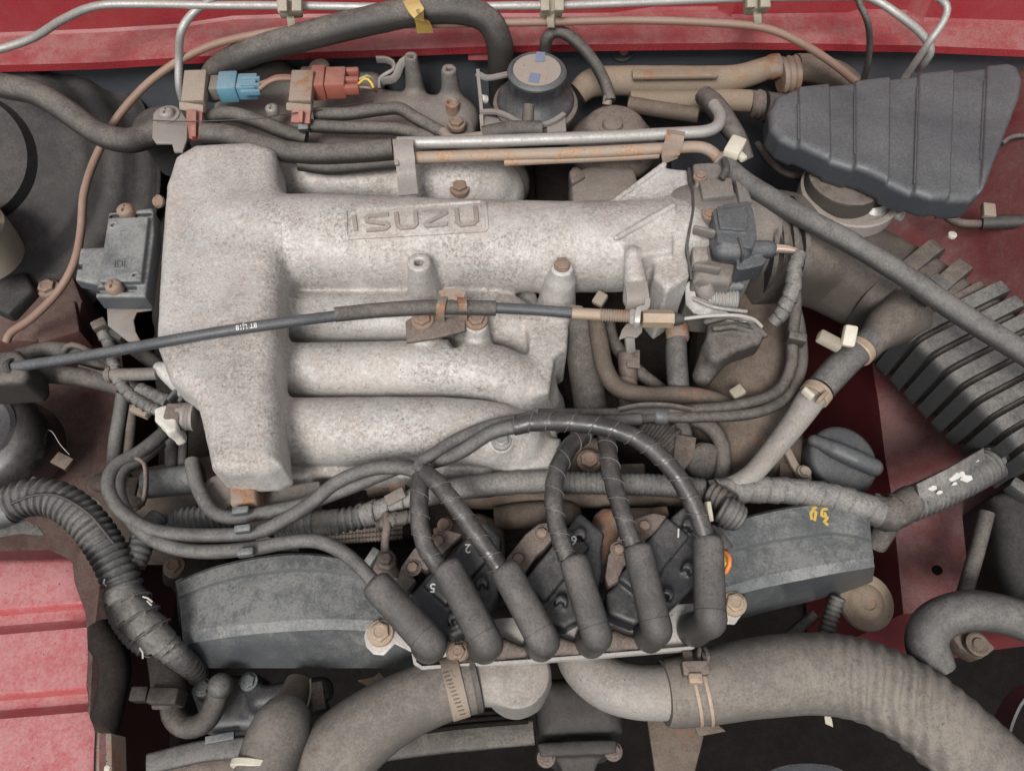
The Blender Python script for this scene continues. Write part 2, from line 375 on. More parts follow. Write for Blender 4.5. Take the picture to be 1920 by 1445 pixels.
def loft(parent, name, rows, m, thick=0.0, sub=0, cap=False, sharp=35, closed=False):
    """surface through rows of (x,y,h) pixel points; optional thickness (metres) away from the viewer side."""
    rows = [[q if isinstance(q, Vector) else P3(q) for q in r_] for r_ in rows]
    if sub:
        def up(lst):
            out = []
            p = [2 * lst[0] - lst[1]] + lst + [2 * lst[-1] - lst[-2]]
            for i in range(1, len(p) - 2):
                a, b, c, d = p[i - 1:i + 3]
                for s in range(sub):
                    t = s / sub
                    out.append(0.5 * ((2 * b) + (c - a) * t + (2 * a - 5 * b + 4 * c - d) * t * t + (3 * b - a - 3 * c + d) * t ** 3))
            out.append(lst[-1]); return out
        rows = [up(r_) for r_ in rows]
    nr, nc = len(rows), len(rows[0])
    bm = bmesh.new(); V = [[bm.verts.new(v) for v in r_] for r_ in rows]
    for i in range(nr - 1):
        for j in range(nc - 1): bm.faces.new((V[i][j], V[i][j + 1], V[i + 1][j + 1], V[i + 1][j]))
    if thick:
        bmesh.ops.recalc_face_normals(bm, faces=bm.faces)
        s = sum((f.normal.dot(CPOS - f.calc_center_median()) for f in bm.faces))
        if s < 0: bmesh.ops.reverse_faces(bm, faces=bm.faces)
        bm.normal_update()
        geo = bmesh.ops.solidify(bm, geom=list(bm.faces), thickness=thick)
    return bm_obj(bm, name, parent, m, sharp)

# --- signed-distance modelling for castings and mouldings
def smin(a, b, k):
    h = np.clip(0.5 + 0.5 * (b - a) / k, 0, 1); return b + (a - b) * h - k * h * (1 - h)
class Field:
    def __init__(s, lo, hi, vox):
        s.lo = np.array(lo, float); s.v = vox; s.n = (np.ceil((np.array(hi) - s.lo) / vox).astype(int) + 1)
        s.d = np.full(s.n, 1.0, np.float32)
        s.ax = [(s.lo[i] + vox * np.arange(s.n[i])).astype(np.float32) for i in range(3)]
    def sub(s, lo, hi, pad):
        a = np.clip(np.floor((np.array(lo) - pad - s.lo) / s.v).astype(int), 0, s.n); b = np.clip(np.ceil((np.array(hi) + pad - s.lo) / s.v).astype(int) + 1, 0, s.n)
        sl = tuple(slice(a[i], b[i]) for i in range(3))
        g = np.meshgrid(*[s.ax[i][sl[i]] for i in range(3)], indexing='ij', sparse=True); return sl, g
    def put(s, sl, d, k, cut=False):
        if cut: s.d[sl] = -smin(-s.d[sl], d, k)
        else: s.d[sl] = smin(s.d[sl], d.astype(np.float32), k)
    def cap(s, a, b, ra, rb, k=0.006, cut=False, flat=1.0):
        a, b = np.array(a), np.array(b); R_ = max(ra, rb)
        sl, (X, Y, Z) = s.sub(np.minimum(a, b) - R_, np.maximum(a, b) + R_, k + 0.004)
        ab = b - a; L2 = max(1e-12, ab @ ab)
        t = np.clip(((X - a[0]) * ab[0] + (Y - a[1]) * ab[1] + (Z - a[2]) * ab[2]) / L2, 0, 1)
        d = np.sqrt((X - a[0] - t * ab[0]) ** 2 + (Y - a[1] - t * ab[1]) ** 2 + ((Z - a[2] - t * ab[2]) / flat) ** 2) - (ra + (rb - ra) * t)
        s.put(sl, d, k, cut)
    def path(s, pts, r, k=0.006, step=0.02, flat=1.0, cut=False):
        rows = []
        for t in pts:
            v = P3(t); rows.append((v.x, v.y, v.z, (t[3] if len(t) > 3 else r) * px(v)))
        sm = catmull(rows, step)
        # take the plain minimum along the path, blend once
        lo = np.min([q[:3] - q[3] for q in sm], 0); hi = np.max([q[:3] + q[3] for q in sm], 0)
        sl, (X, Y, Z) = s.sub(lo, hi, k + 0.004); D = None
        for p, q in zip(sm, sm[1:]):
            a, b = p[:3], q[:3]; ab = b - a; L2 = max(1e-12, ab @ ab)
            t = np.clip(((X - a[0]) * ab[0] + (Y - a[1]) * ab[1] + (Z - a[2]) * ab[2]) / L2, 0, 1)
            d = np.sqrt((X - a[0] - t * ab[0]) ** 2 + (Y - a[1] - t * ab[1]) ** 2 + ((Z - a[2] - t * ab[2]) / flat) ** 2) - (p[3] + (q[3] - p[3]) * t)
            D = d if D is None else np.minimum(D, d)
        s.put(sl, D, k, cut)
    def cyl(s, at, rpx, h0, h1, k=0.004, cut=False, rnd=0.002, flare=0.0):
        """vertical boss whose top centre is seen at `at` with height h1"""
        v = P(at[0], at[1], h1); r = rpx * px(v); z0, z1 = Z0 + h0, Z0 + h1
        sl, (X, Y, Z) = s.sub((v.x - r * (1 + flare), v.y - r * (1 + flare), z0), (v.x + r * (1 + flare), v.y + r * (1 + flare), z1), k + 0.004)
        rr = r * (1 + flare * np.clip((z1 - Z) / (z1 - z0), 0, 1))
        q = np.sqrt((X - v.x) ** 2 + (Y - v.y) ** 2) - rr + rnd; zz = np.abs(Z - (z0 + z1) / 2) - (z1 - z0) / 2 + rnd
        d = np.minimum(np.maximum(q, zz), 0) + np.sqrt(np.maximum(q, 0) ** 2 + np.maximum(zz, 0) ** 2) - rnd
        s.put(sl, d, k, cut)
    def poly(s, outline, h0, h1, k=0.006, rnd=0.006, hp=None, cut=False, top=None):
        pts = [P(q[0], q[1], hp if hp is not None else h1) for q in outline]
        xy = np.array([(v.x, v.y) for v in pts]); z0, z1 = Z0 + h0, Z0 + h1
        sl, (X, Y, Z) = s.sub((xy[:, 0].min(), xy[:, 1].min(), z0), (xy[:, 0].max(), xy[:, 1].max(), z1 + (0.01 if top else 0)), k + 0.004)
        X2, Y2 = X[:, :, 0], Y[:, :, 0]; d2 = None; ins = np.zeros(np.broadcast(X2, Y2).shape, bool)
        for i in range(len(xy)):
            a, b = xy[i], xy[(i + 1) % len(xy)]; e = b - a
            t = np.clip(((X2 - a[0]) * e[0] + (Y2 - a[1]) * e[1]) / max(1e-12, e @ e), 0, 1)
            dd = (X2 - a[0] - t * e[0]) ** 2 + (Y2 - a[1] - t * e[1]) ** 2
            d2 = dd if d2 is None else np.minimum(d2, dd)
            cnd = ((a[1] > Y2) != (b[1] > Y2)) & (X2 < (b[0] - a[0]) * (Y2 - a[1]) / ((b[1] - a[1]) if abs(b[1] - a[1]) > 1e-9 else 1e-9) + a[0])
            ins ^= cnd
        q = (np.sqrt(d2) * np.where(ins, -1, 1))[:, :, None] + rnd
        Zs = Z - (top(X, Y) if top else 0.0)
        zz = np.abs(Zs - (z0 + z1) / 2) - (z1 - z0) / 2 + rnd
        d = np.minimum(np.maximum(q, zz), 0) + np.sqrt(np.maximum(q, 0) ** 2 + np.maximum(zz, 0) ** 2) - rnd
        s.put(sl, d, k, cut)
    def mesh(s, name, parent, m, rough=0.0, sharp=0):
        d = s.d
        d[0], d[-1] = 1, 1; d[:, 0], d[:, -1] = 1, 1; d[:, :, 0], d[:, :, -1] = 1, 1
        ins = d < 0; n = s.n - 1
        acc = np.zeros(tuple(n) + (3,), np.float32); cnt = np.zeros(tuple(n), np.float32)
        for ax_ in range(3):
            a1, a2 = [q for q in range(3) if q != ax_]
            sa = [slice(None)] * 3; sb = [slice(None)] * 3; sa[ax_] = slice(0, -1); sb[ax_] = slice(1, None)
            da, db = d[tuple(sa)], d[tuple(sb)]
            x = ins[tuple(sa)] != ins[tuple(sb)]
            t = np.where(x, da / np.where(x, da - db, 1), 0)
            for o1 in (0, 1):
                for o2 in (0, 1):
                    q = [slice(None)] * 3; q[a1] = slice(o1, o1 + n[a1]); q[a2] = slice(o2, o2 + n[a2]); q = tuple(q)
                    xm = x[q]; cnt += xm; acc[..., ax_] += np.where(xm, t[q], 0); acc[..., a1] += xm * o1; acc[..., a2] += xm * o2
        act = cnt > 0; idx = np.full(tuple(n), -1, np.int64); idx[act] = np.arange(act.sum())
        cells = np.argwhere(act); V = s.lo + (cells + acc[act] / cnt[act][:, None]) * s.v
        Q = []
        for ax_ in range(3):
            a1, a2 = (ax_ + 1) % 3, (ax_ + 2) % 3
            sa = [slice(None)] * 3; sb = [slice(None)] * 3; sa[ax_] = slice(0, -1); sb[ax_] = slice(1, None)
            ia, ib = ins[tuple(sa)], ins[tuple(sb)]; e = np.argwhere(ia != ib)
            e = e[(e[:, a1] > 0) & (e[:, a2] > 0) & (e[:, a1] < n[a1]) & (e[:, a2] < n[a2])]
            fl = ia[tuple(e.T)]
            def cell(o1, o2):
                q = e.copy(); q[:, a1] -= o1; q[:, a2] -= o2; return idx[tuple(q.T)]
            f = np.stack([cell(1, 1), cell(0, 1), cell(0, 0), cell(1, 0)], 1)
            f[~fl] = f[~fl][:, ::-1]; Q.append(f)
        Q = np.concatenate(Q); Q = Q[(Q >= 0).all(1)]
        me = bpy.data.meshes.new(name); me.from_pydata([], [], [])
        me.vertices.add(len(V)); me.vertices.foreach_set('co', V.astype(np.float32).ravel())
        me.loops.add(len(Q) * 4); me.loops.foreach_set('vertex_index', Q.ravel().astype(np.int32))
        me.polygons.add(len(Q)); me.polygons.foreach_set('loop_start', np.arange(0, len(Q) * 4, 4, dtype=np.int32))
        me.update(calc_edges=True); me.validate()
        if rough:
            nv = len(V); nr = np.empty(nv * 3, np.float32); me.vertex_normals.foreach_get('vector', nr); nr = nr.reshape(-1, 3)
            dv = np.array([noise.noise(p * 45) + 0.6 * noise.noise(p * 130) for p in map(Vector, V)], np.float32)
            me.vertices.foreach_set('co', (V + nr * dv[:, None] * rough).astype(np.float32).ravel()); me.update()
        return link(me, name, parent, m, sharp)
def field(corners, h0, h1, vox):
    pts = [P(x, y, h) for x, y in corners for h in (h0, h1)]
    lo = [min(p[i] for p in pts) - 0.006 for i in range(3)]; hi = [max(p[i] for p in pts) + 0.006 for i in range(3)]
    return Field(lo, hi, vox)

def bvh_of(o): return BVHTree.FromPolygons([v.co for v in o.data.vertices], [tuple(p.vertices) for p in o.data.polygons])
def hit(bvh, x, y):
    r = ray(x, y).normalized(); loc, nn, i, d = bvh.ray_cast(CPOS, r)
    return (loc, nn) if loc is not None else (P(x, y, 0), Vector((0, 0, 1)))
def ridge(parent, name, line, wpx, height, m, bvh, closed=False, sink=0.001, step=3.0, draft=0.75):
    """raised bar that follows a surface along a pixel polyline"""
    pts = []
    L = line + ([line[0]] if closed else [])
    for a, b in zip(L, L[1:]):
        n = max(1, int(math.hypot(b[0] - a[0], b[1] - a[1]) / step))
        for i in range(n): pts.append((a[0] + (b[0] - a[0]) * i / n, a[1] + (b[1] - a[1]) * i / n))
    if not closed: pts.append(L[-1])
    H = [hit(bvh, *q) for q in pts]; n = len(H); bm = bmesh.new(); rings = []
    for i in range(n):
        p, nn = H[i]
        nn = sum((H[j % n][1] for j in range(i - 2, i + 3) if closed or 0 <= j < n), Vector()).normalized()
        a = H[(i - 1) % n][0] if (closed or i) else p; b = H[(i + 1) % n][0] if (closed or i < n - 1) else p
        t = (b - a).normalized(); sd = t.cross(nn).normalized(); hw = wpx * px(p) / 2
        rings.append([bm.verts.new(p + sd * (hw * s_) + nn * z_) for s_, z_ in ((-1.1, -sink), (-draft, height), (draft, height), (1.1, -sink))])
    m_ = n if closed else n - 1
    for i in range(m_):
        q, r_ = rings[i], rings[(i + 1) % n]
        for k in range(4): bm.faces.new((q[k], q[(k + 1) % 4], r_[(k + 1) % 4], r_[k]))
    if not closed: bm.faces.new(rings[0][::-1]); bm.faces.new(rings[-1])
    return bm_obj(bm, name, parent, m, 30)
def text(parent, name, s, x, y, size, rot, h, m, thick=0.0004, place=None):
    cu = bpy.data.curves.new('t', 'FONT'); cu.body = s; cu.align_x = 'CENTER'; cu.align_y = 'CENTER'; cu.size = 1.0; cu.offset = 0.012
    o = bpy.data.objects.new('t', cu); COL.objects.link(o)
    bpy.context.view_layer.update()
    me = bpy.data.meshes.new_from_object(o.evaluated_get(bpy.context.evaluated_depsgraph_get()))
    bpy.data.objects.remove(o)
    ca, sa = math.cos(R(rot)), math.sin(R(rot))
    for v in me.vertices:
        u, q = v.co.x * size, v.co.y * size
        X, Y = x + u * ca - q * sa, y - (u * sa + q * ca)
        v.co = place(X, Y) if place else P(X, Y, h)
    bm = bmesh.new(); bm.from_mesh(me); bpy.data.meshes.remove(me)
    bmesh.ops.recalc_face_normals(bm, faces=bm.faces)
    if bm.faces and bm.faces[:][0].normal.z < 0: bmesh.ops.reverse_faces(bm, faces=bm.faces)
    ret = bmesh.ops.extrude_face_region(bm, geom=list(bm.faces))
    bmesh.ops.translate(bm, verts=[g for g in ret['geom'] if isinstance(g, bmesh.types.BMVert)], vec=(0, 0, thick))
    return bm_obj(bm, name, parent, m, 30)
def finalize():
    """origins: each mesh at its own centre, each empty at the base of its thing"""
    bpy.context.view_layer.update()
    wl_ = {}
    for o in bpy.data.objects:
        if o.type == 'MESH':
            cs = np.empty(len(o.data.vertices) * 3, np.float32); o.data.vertices.foreach_get('co', cs); cs = cs.reshape(-1, 3)
            lo, hi = cs.min(0), cs.max(0); c = Vector(((lo[0] + hi[0]) / 2, (lo[1] + hi[1]) / 2, (lo[2] + hi[2]) / 2))
            o.data.transform(Matrix.Translation(-c)); wl_[o.name] = (c, Vector(lo), Vector(hi))
    for o in bpy.data.objects:
        if o.type == 'EMPTY':
            ks = [wl_[k.name] for k in o.children_recursive if k.name in wl_]
            if not ks: continue
            lo = Vector([min(k[1][i] for k in ks) for i in range(3)]); hi = Vector([max(k[2][i] for k in ks) for i in range(3)])
            wl_[o.name] = (Vector(((lo.x + hi.x) / 2, (lo.y + hi.y) / 2, lo.z)), lo, hi)
    for o in bpy.data.objects:
        if o.name in wl_:
            o.location = wl_[o.name][0] - (wl_[o.parent.name][0] if o.parent else Vector())

# ================================================================== setting: the red body shell round the engine
def zup(v, dz): return v + Vector((0, 0, dz))
cx = [-420, -100, 60, 190, 335, 437, 520, 620, 780, 915, 1060, 1150, 1225, 1345, 1372, 1480, 1587, 1612, 1700, 1732, 1920, 2100, 2420]
cy = [80, 72, 66, 61, 52, 37, 34, 33, 32, 32, 32, 31, 20, 19, 34, 32, 31, 24, 26, 40, 46, 50, 56]
ly = [128, 124, 121, 117, 108, 103, 100, 97, 92, 87, 84, 83, 82, 81, 80, 81, 83, 84, 85, 86, 94, 98, 104]
crease = [P(x, y, -0.020) for x, y in zip(cx, cy)]; lip = [P(x, y, -0.033) for x, y in zip(cx, ly)]
rows = [[zup(v, 0.30) + Vector((0, 0.05, 0)) for v in crease], [zup(v, 0.004) + Vector((0, 0.003, 0)) for v in crease], crease,
        [a.lerp(b, 0.45) for a, b in zip(crease, lip)], [a.lerp(b, 0.9) + Vector((0, 0, .001)) for a, b in zip(crease, lip)], lip,
        [zup(v, -0.011) - Vector((0, .001, 0)) for v in lip], [zup(v, -0.013) + Vector((0, 0.012, 0)) for v in lip]]
setting(loft(None, 'cowl_panel', rows, 'red', thick=0.0012, sharp=25))
fw = [v + Vector((0, 0.035, -0.012)) for v in lip]
rows = [fw, [zup(v, -0.08) for v in fw], [zup(v, -0.16) - Vector((0, .02, 0)) for v in fw], [zup(v, -0.7) - Vector((0, .03, 0)) for v in fw]]
setting(loft(None, 'firewall', rows, 'firewall', thick=0.002))
fl = [P(-700, 60, -0.60), P(2600, 60, -0.60), P(2600, 1800, -0.60), P(-700, 1800, -0.60)]
setting(loft(None, 'bay_floor', [[fl[0], fl[1]], [fl[3], fl[2]]], 'black', thick=0.004))
# right inner fender: sheet falling away toward the engine, then a folded drop
L = [(1585, 250), (1600, 420), (1612, 540), (1628, 640), (1648, 760), (1660, 860), (1672, 930), (1682, 1030), (1690, 1110), (1694, 1150)]
hL = [-.27] * 6 + [-.26] * 4
rows = []
for (x, y), h in zip(L, hL):
    e = P(x, y, h)
    rows.append([zup(e, -0.32) - Vector((.012, 0, 0)), zup(e, -0.03) - Vector((.003, 0, 0)), e, e + Vector((.012, 0, .004)), e + Vector((0.05, 0, .006)), e + Vector((0.11, 0, .03)),
                 e + Vector((0.16, 0, .075)), e + Vector((0.19, 0, .16)), e + Vector((0.23, 0, .20)), e + Vector((0.5, 0, .22))])
rows.append([zup(v, -.34) - Vector((0, .01, 0)) for v in rows[-1]])
setting(loft(None, 'inner_fender_right', rows, 'red_shaded', thick=0.0015, sharp=30))
# left inner fender: dusty maroon sheet low down
rows = []
for y, xr in ((420, 200), (560, 215), (700, 232), (780, 238), (860, 245), (950, 240), (1060, 215), (1200, 200), (1450, 190), (1700, 185)):
    e = P(xr, y, -.36)
    rows.append([e - Vector((.6, 0, -.25)), e - Vector((.30, 0, -.09)), e - Vector((.17, 0, -.035)), e - Vector((.055, 0, -.004)), e - Vector((.045, 0, -.012)), e - Vector((.012, 0, -.012)), e, zup(e, -.03) + Vector((.004, 0, 0)), zup(e, -.22)])
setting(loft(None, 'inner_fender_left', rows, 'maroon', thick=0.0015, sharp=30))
# red radiator support flange at lower left, pressed with two steps
ys = [(1030, -.030), (1046, -.012), (1049, -.003), (1056, 0), (1090, .001), (1126, .001), (1131, -.001), (1141, -.012), (1160, -.012), (1166, -.009), (1176, .001), (1230, .002), (1286, .001), (1291, -.001), (1300, -.012), (1318, -.012), (1324, -.009), (1334, .001), (1372, .001), (1420, .001), (1500, .001)]
edge = {1030: 92, 1046: 126, 1049: 131, 1056: 136, 1090: 140, 1126: 152, 1131: 155, 1141: 158, 1160: 162, 1166: 161, 1176: 163, 1230: 165, 1286: 162, 1291: 163, 1300: 165, 1318: 166, 1324: 164, 1334: 165, 1372: 178, 1420: 176, 1500: 174}
rows = []
for y, dh in ys:
    xr = edge[y]; row = []
    for f in (0, .3, .6, .85, .97, 1):
        x = -160 + (xr + 160) * f; yy = y + (160 - x) * 0.085 - (0 if y > 1060 else 0)
        if y < 1060: yy = y + max(0, (120 - x)) * .02
        row.append((x, yy, -0.03 + dh - (0.0015 if f == 1 else 0) + 0.0012 * noise.noise(Vector((x * .03, y * .02, 3)))))
    rows.append(row)
t = T('radiator_support_panel', 'red pressed steel panel, sky sheen painted in as pink, with two stepped grooves, beside the fat corrugated conduit', 'body panel')
loft(t, 'panel', rows, 'red_skysheen', thick=0.0014, sharp=35)
prism(t, 'edge_bracket', [(168, 1352), (186, 1373), (209, 1374), (211, 1500), (175, 1500), (173, 1390)], -.0335, 0.03, 'rusty', 0.001)
loft(t, 'folded_flange', [[(186, 1376, -.031), (186, 1430, -.031), (186, 1500, -.031)], [(211, 1376, -.036), (211, 1430, -.036), (211, 1500, -.036)]], 'red_shaded', thick=.001)
lathe(t, 'slot', (200, 1440, -.033), [(6, -6), (6, 0), (5, .5)], 'cream', seg=16)

# ================================================================== engine below everything
t = T('engine_block', 'dark grimy engine block and cylinder heads deep beneath the intake manifold', 'engine')
f = field([(250, 200), (1500, 200), (1500, 1300), (250, 1300)], -.50, -.20, 0.006)
f.poly([(330, 260), (1260, 240), (1270, 1130), (340, 1130)], -.49, -.27, .01, .01, hp=-.27)
f.poly([(270, 300), (420, 280), (430, 1080), (300, 1090)], -.45, -.24, .01, .015, hp=-.24)
f.poly([(560, 270), (1000, 270), (1040, 1000), (560, 1010)], -.45, -.23, .01, .015, hp=-.23)
f.mesh('block', t, 'grime_shade', rough=.003)
# right cylinder head cover: brown rounded casting that carries the oil cap
f = field([(1250, 480), (1640, 480), (1640, 1010), (1250, 1010)], -.30, -.115, 0.004)
f.poly([(1320, 560), (1440, 520), (1500, 560), (1505, 760), (1520, 860), (1500, 920), (1330, 920), (1300, 800)], -.29, -.16, .02, .03, hp=-.17)
f.path([(1400, 600, -.165, 70), (1400, 720, -.165, 80), (1400, 840, -.17, 75)], 75, .03)
f.poly([(1490, 560), (1500, 560), (1502, 740), (1490, 750)], -.20, -.155, .004, .002)
f.path([(1565, 862, -.215, 44), (1560, 866, -.26, 50)], 46, .02)
f.poly([(1480, 820), (1600, 810), (1620, 930), (1490, 930)], -.29, -.20, .02, .02, hp=-.2)
f.mesh('head_cover', t, 'brownmetal', rough=.0006)
f = field([(60, 800), (420, 800), (420, 1060), (60, 1060)], -.34, -.16, 0.004)
f.path([(190, 910, -.22, 24), (280, 915, -.215, 40), (400, 900, -.215, 46)], 40, .012)
f.path([(260, 960, -.25, 60), (330, 1000, -.25, 60)], 60, .02)
f.poly([(90, 940), (240, 900), (330, 930), (330, 1040), (200, 1040)], -.33, -.27, .02, .02)
f.mesh('side_casting', t, 'brownmetal', rough=.0006)
for a in ((1465, 890, -.20), (1330, 880, -.20)): bolt(t, *a, 12, 'bolt_rust')
# ridged rib near the cover and brown seam bolts
for x in (1424, 1432, 1440): bar(t, 'rib', (x, 640, -.118), (x + 8, 760, -.118), 3, .004, 'brownmetal', .0005)

# ================================================================== intake manifold casting
t = T('intake_manifold', 'pale cast aluminium intake manifold with box plenum, curved runners and raised lettering', 'intake manifold')
f = field([(270, 255), (1310, 255), (1310, 960), (270, 960)], -.20, .012, 0.0022)
f.poly([(325, 292), (365, 268), (470, 262), (515, 275), (527, 400), (520, 560), (515, 700), (522, 845), (527, 866), (500, 880), (425, 884), (392, 874), (377, 800), (362, 742), (312, 705), (288, 640), (297, 480), (308, 345)], -.078, 0.0, .012, .020, hp=-.006)
f.path([(470, 452, -.050, 84), (600, 456, -.052, 90), (900, 462, -.052, 86), (1120, 464, -.052, 84), (1190, 462, -.054, 84), (1262, 458, -.058, 86)], 88, .014)
# runners
f.path([(490, 592, -.092, 44), (700, 594, -.092, 46), (890, 592, -.092, 48), (965, 610, -.105, 50), (1000, 655, -.15, 52)], 46, .010)
f.path([(490, 694, -.088, 50), (700, 694, -.088, 54), (870, 694, -.088, 56), (960, 716, -.098, 56), (1003, 770, -.15, 58)], 52, .010)
f.path([(490, 808, -.088, 62), (700, 808, -.088, 64), (860, 808, -.088, 62), (955, 824, -.100, 60), (1000, 868, -.16, 58)], 62, .010)
f.path([(480, 338, -.085, 30), (640, 338, -.085, 30), (760, 345, -.09, 32)], 30, .008)
f.path([(760, 345, -.100, 45), (880, 345, -.105, 62), (925, 360, -.13, 60)], 55, .010)
# web under the runners, front flange
f.poly([(500, 330), (960, 340), (1010, 560), (1040, 700), (1045, 850), (960, 890), (530, 890)], -.16, -.115, .012, .006, hp=-.11)
f.poly([(430, 872), (585, 872), (590, 940), (430, 952)], -.17, -.11, .010, .006, hp=-.12)
f.poly([(900, 842), (965, 832), (1052, 820), (1045, 888), (975, 900), (940, 885)], -.18, -.10, .008, .008, hp=-.105)
f.poly([(690, 870), (830, 862), (905, 850), (905, 880), (840, 900), (700, 905)], -.18, -.15, .006, .004, hp=-.15)
f.poly([(985, 575), (1068, 572), (1064, 650), (1040, 668), (1030, 735), (1000, 740)], -.16, -.075, .010, .006, hp=-.075)
# throttle flange with diagonal gussets
f.poly([(1228, 315), (1288, 322), (1296, 380), (1288, 470), (1292, 520), (1250, 548), (1225, 520)], -.125, -.015, .008, .006, hp=-.02)
f.poly([(1130, 392), (1244, 312), (1262, 330), (1262, 395), (1160, 440)], -.08, -.016, .004, .003, hp=-.016)
f.poly([(1160, 448), (1262, 390), (1262, 470), (1190, 480)], -.05, -.004, .004, .003, hp=-.004)
f.path([(1136, 388, -.014, 5), (1246, 308, -.012, 5)], 5, .003)
f.path([(1156, 446, .004, 6), (1262, 386, .004, 6)], 6, .002)
f.poly([(1240, 380), (1294, 384), (1290, 398), (1240, 394)], -.06, -.008, .004, .003, hp=-.008)
f.poly([(1255, 482), (1290, 482), (1290, 506), (1255, 506)], -.08, -.022, .004, .003, hp=-.022)
# tapering arm that carries the throttle cable bracket
f.path([(1186, 478, -.008, 15), (1190, 515, -.018, 20), (1192, 560, -.045, 24)], 20, .005)
# bosses
f.cyl((785, 490), 22, -.07, .004, .008, flare=.35)
f.path([(792, 515, -.03, 20), (800, 560, -.07, 26)], 20, .012)
f.cyl((1054, 500), 21, -.08, .000, .008, flare=.45)
f.path([(1050, 530, -.03, 24), (1040, 575, -.08, 34)], 24, .012)
f.cyl((793, 612), 24, -.12, -.040, .008, flare=.3)
f.cyl((893, 606), 21, -.12, -.042, .008, flare=.6)
f.cyl((940, 828), 22, -.15, -.066, .006, flare=.3)
f.path([(300, 690, -.055, 13), (355, 735, -.07, 20)], 14, .010)
f.cyl((785, 490), 9, -.02, .0046, .0008, cut=True, rnd=.0003)
f.path([(845, 640, -.02, 11), (862, 640, -.10, 14)], 12, .003, cut=True)
man = f.mesh('casting', t, 'alum', rough=.0004)
B = bvh_of(man)
LET = [[(664, 406), (668, 433)], [(728, 403), (692, 406), (687, 410), (690, 416), (724, 420), (729, 425), (723, 429), (687, 432)],
       [(743, 400), (746, 423), (752, 428), (775, 426), (781, 421), (779, 398)], [(794, 399), (833, 397), (836, 401), (798, 420), (800, 424), (839, 421)],
       [(856, 393), (859, 419), (865, 423), (888, 420), (894, 414), (891, 389)]]
pl = ridge(t, 'nameplate_frame', [(648, 399), (652, 394), (903, 379), (909, 383), (914, 428), (909, 433), (656, 447), (650, 443)], 6.5, .0026, 'alum', B, closed=True)
for q in LET: ridge(pl, 'letter', q, 9, .0030, 'alum_mid', B, step=2.5)
bolt(t, 1054, 497, .002, 14, 'bolt_rust', head=.5, mark=False, washer=1.1)
bolt(t, 940, 826, -.062, 13, 'zinc')
# plugs and small fittings on the left wall
tube(t, 'vacuum_stub', [(200, 702, -.062), (240, 702, -.06), (296, 700, -.056)], 12, 'alum_dark', seg=12)
lathe(t, 'stub_bead', (206, 702, -.062), [(15, -4), (17, 0), (15, 4)], 'alum_dark', axis=(1, 0, 0), seg=16)
lathe(t, 'left_stud', (296, 378, -.03), [(12, -6), (13, 0), (9, 5)], 'rusty', axis=(-.4, -.5, .7), seg=16)
# lower manifold: darker rear casting with bosses
t = T('lower_manifold', 'dark grey rear manifold casting with two tall hollow bosses behind the plenum', 'manifold')
f = field([(340, 80), (1010, 80), (1010, 420), (340, 420)], -.19, -.005, 0.003)
f.poly([(400, 165), (560, 150), (740, 170), (880, 190), (895, 262), (780, 275), (400, 262)], -.18, -.085, .012, .012, hp=-.09)
f.poly([(380, 245), (960, 260), (985, 330), (960, 390), (540, 360), (380, 300)], -.18, -.125, .012, .010, hp=-.12)
f.path([(500, 150, -.085, 26), (520, 140, -.085, 28)], 26, .012)
f.cyl((598, 120), 19, -.12, -.040, .010, flare=.2)
f.cyl((570, 128), 8, -.12, -.045, .006, flare=.2)
f.path([(440, 158, -.09, 24), (700, 158, -.10, 22)], 22, .015)
f.cyl((770, 103), 12, -.12, -.018, .008, flare=.9)
f.cyl((770, 103), 6, -.035, -.0174, .0008, cut=True, rnd=.0003)
f.cyl((842, 128), 14, -.13, -.030, .010, flare=.9)
f.cyl((842, 128), 6, -.05, -.0294, .0008, cut=True, rnd=.0003)
f.path([(700, 205, -.10, 30), (860, 225, -.10, 38)], 34, .015)
f.path([(880, 330, -.13, 60), (940, 345, -.14, 52)], 60, .015)
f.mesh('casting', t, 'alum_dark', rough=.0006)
lathe(t, 'stud', (848, 195, -.062), [(13, -30), (13, 2), (10, 5), (9, 4), (8, -2)], 'rusty', seg=18)
bolt(t, 856, 232, -.07, 12, 'bolt_rust')
bolt(t, 862, 352, -.075, 13, 'bolt_rust')
o = tube(t, 'lifting_hook', [(712, 165, -.06), (712, 148, -.05), (724, 138, -.043), (738, 130, -.04), (736, 118, -.036), (722, 112, -.033), (706, 112, -.033)], 8, 'steel', seg=10, sq=(.45, 3))
tube(t, 'hook_strap', [(716, 152, -.052), (740, 146, -.045), (752, 120, -.03), (768, 108, -.025)], 8, 'steel', seg=10, sq=(.5, 3))

# ================================================================== throttle body
t = T('throttle_housing', 'brown grey cast throttle body bolted to the manifold duct', 'throttle body')
f = field([(1270, 290), (1440, 290), (1440, 580), (1270, 580)], -.16, .01, 0.0025)
f.poly([(1294, 325), (1370, 318), (1395, 345), (1402, 420), (1395, 500), (1370, 530), (1300, 524), (1296, 470), (1302, 385)], -.14, -.022, .006, .010, hp=-.025)
f.path([(1290, 430, -.06, 82), (1410, 440, -.06, 78)], 80, .010)
f.poly([(1300, 306), (1380, 300), (1388, 340), (1305, 345)], -.06, -.004, .001, .001, hp=-.004)
f.poly([(1300, 350), (1340, 346), (1344, 380), (1304, 384)], -.06, -.008, .001, .0015, hp=-.008)
f.poly([(1395, 380), (1412, 382), (1414, 510), (1398, 510)], -.13, -.012, .003, .002, hp=-.014)
f.path([(1310, 395, -.010, 8), (1372, 388, -.008, 8)], 8, .005)
f.path([(1318, 515, -.03, 14), (1320, 540, -.05, 17)], 14, .006)
f.cyl((1330, 405), 13, -.04, -.002, .004)
f.mesh('casting', t, 'alum_dark', rough=.0004)
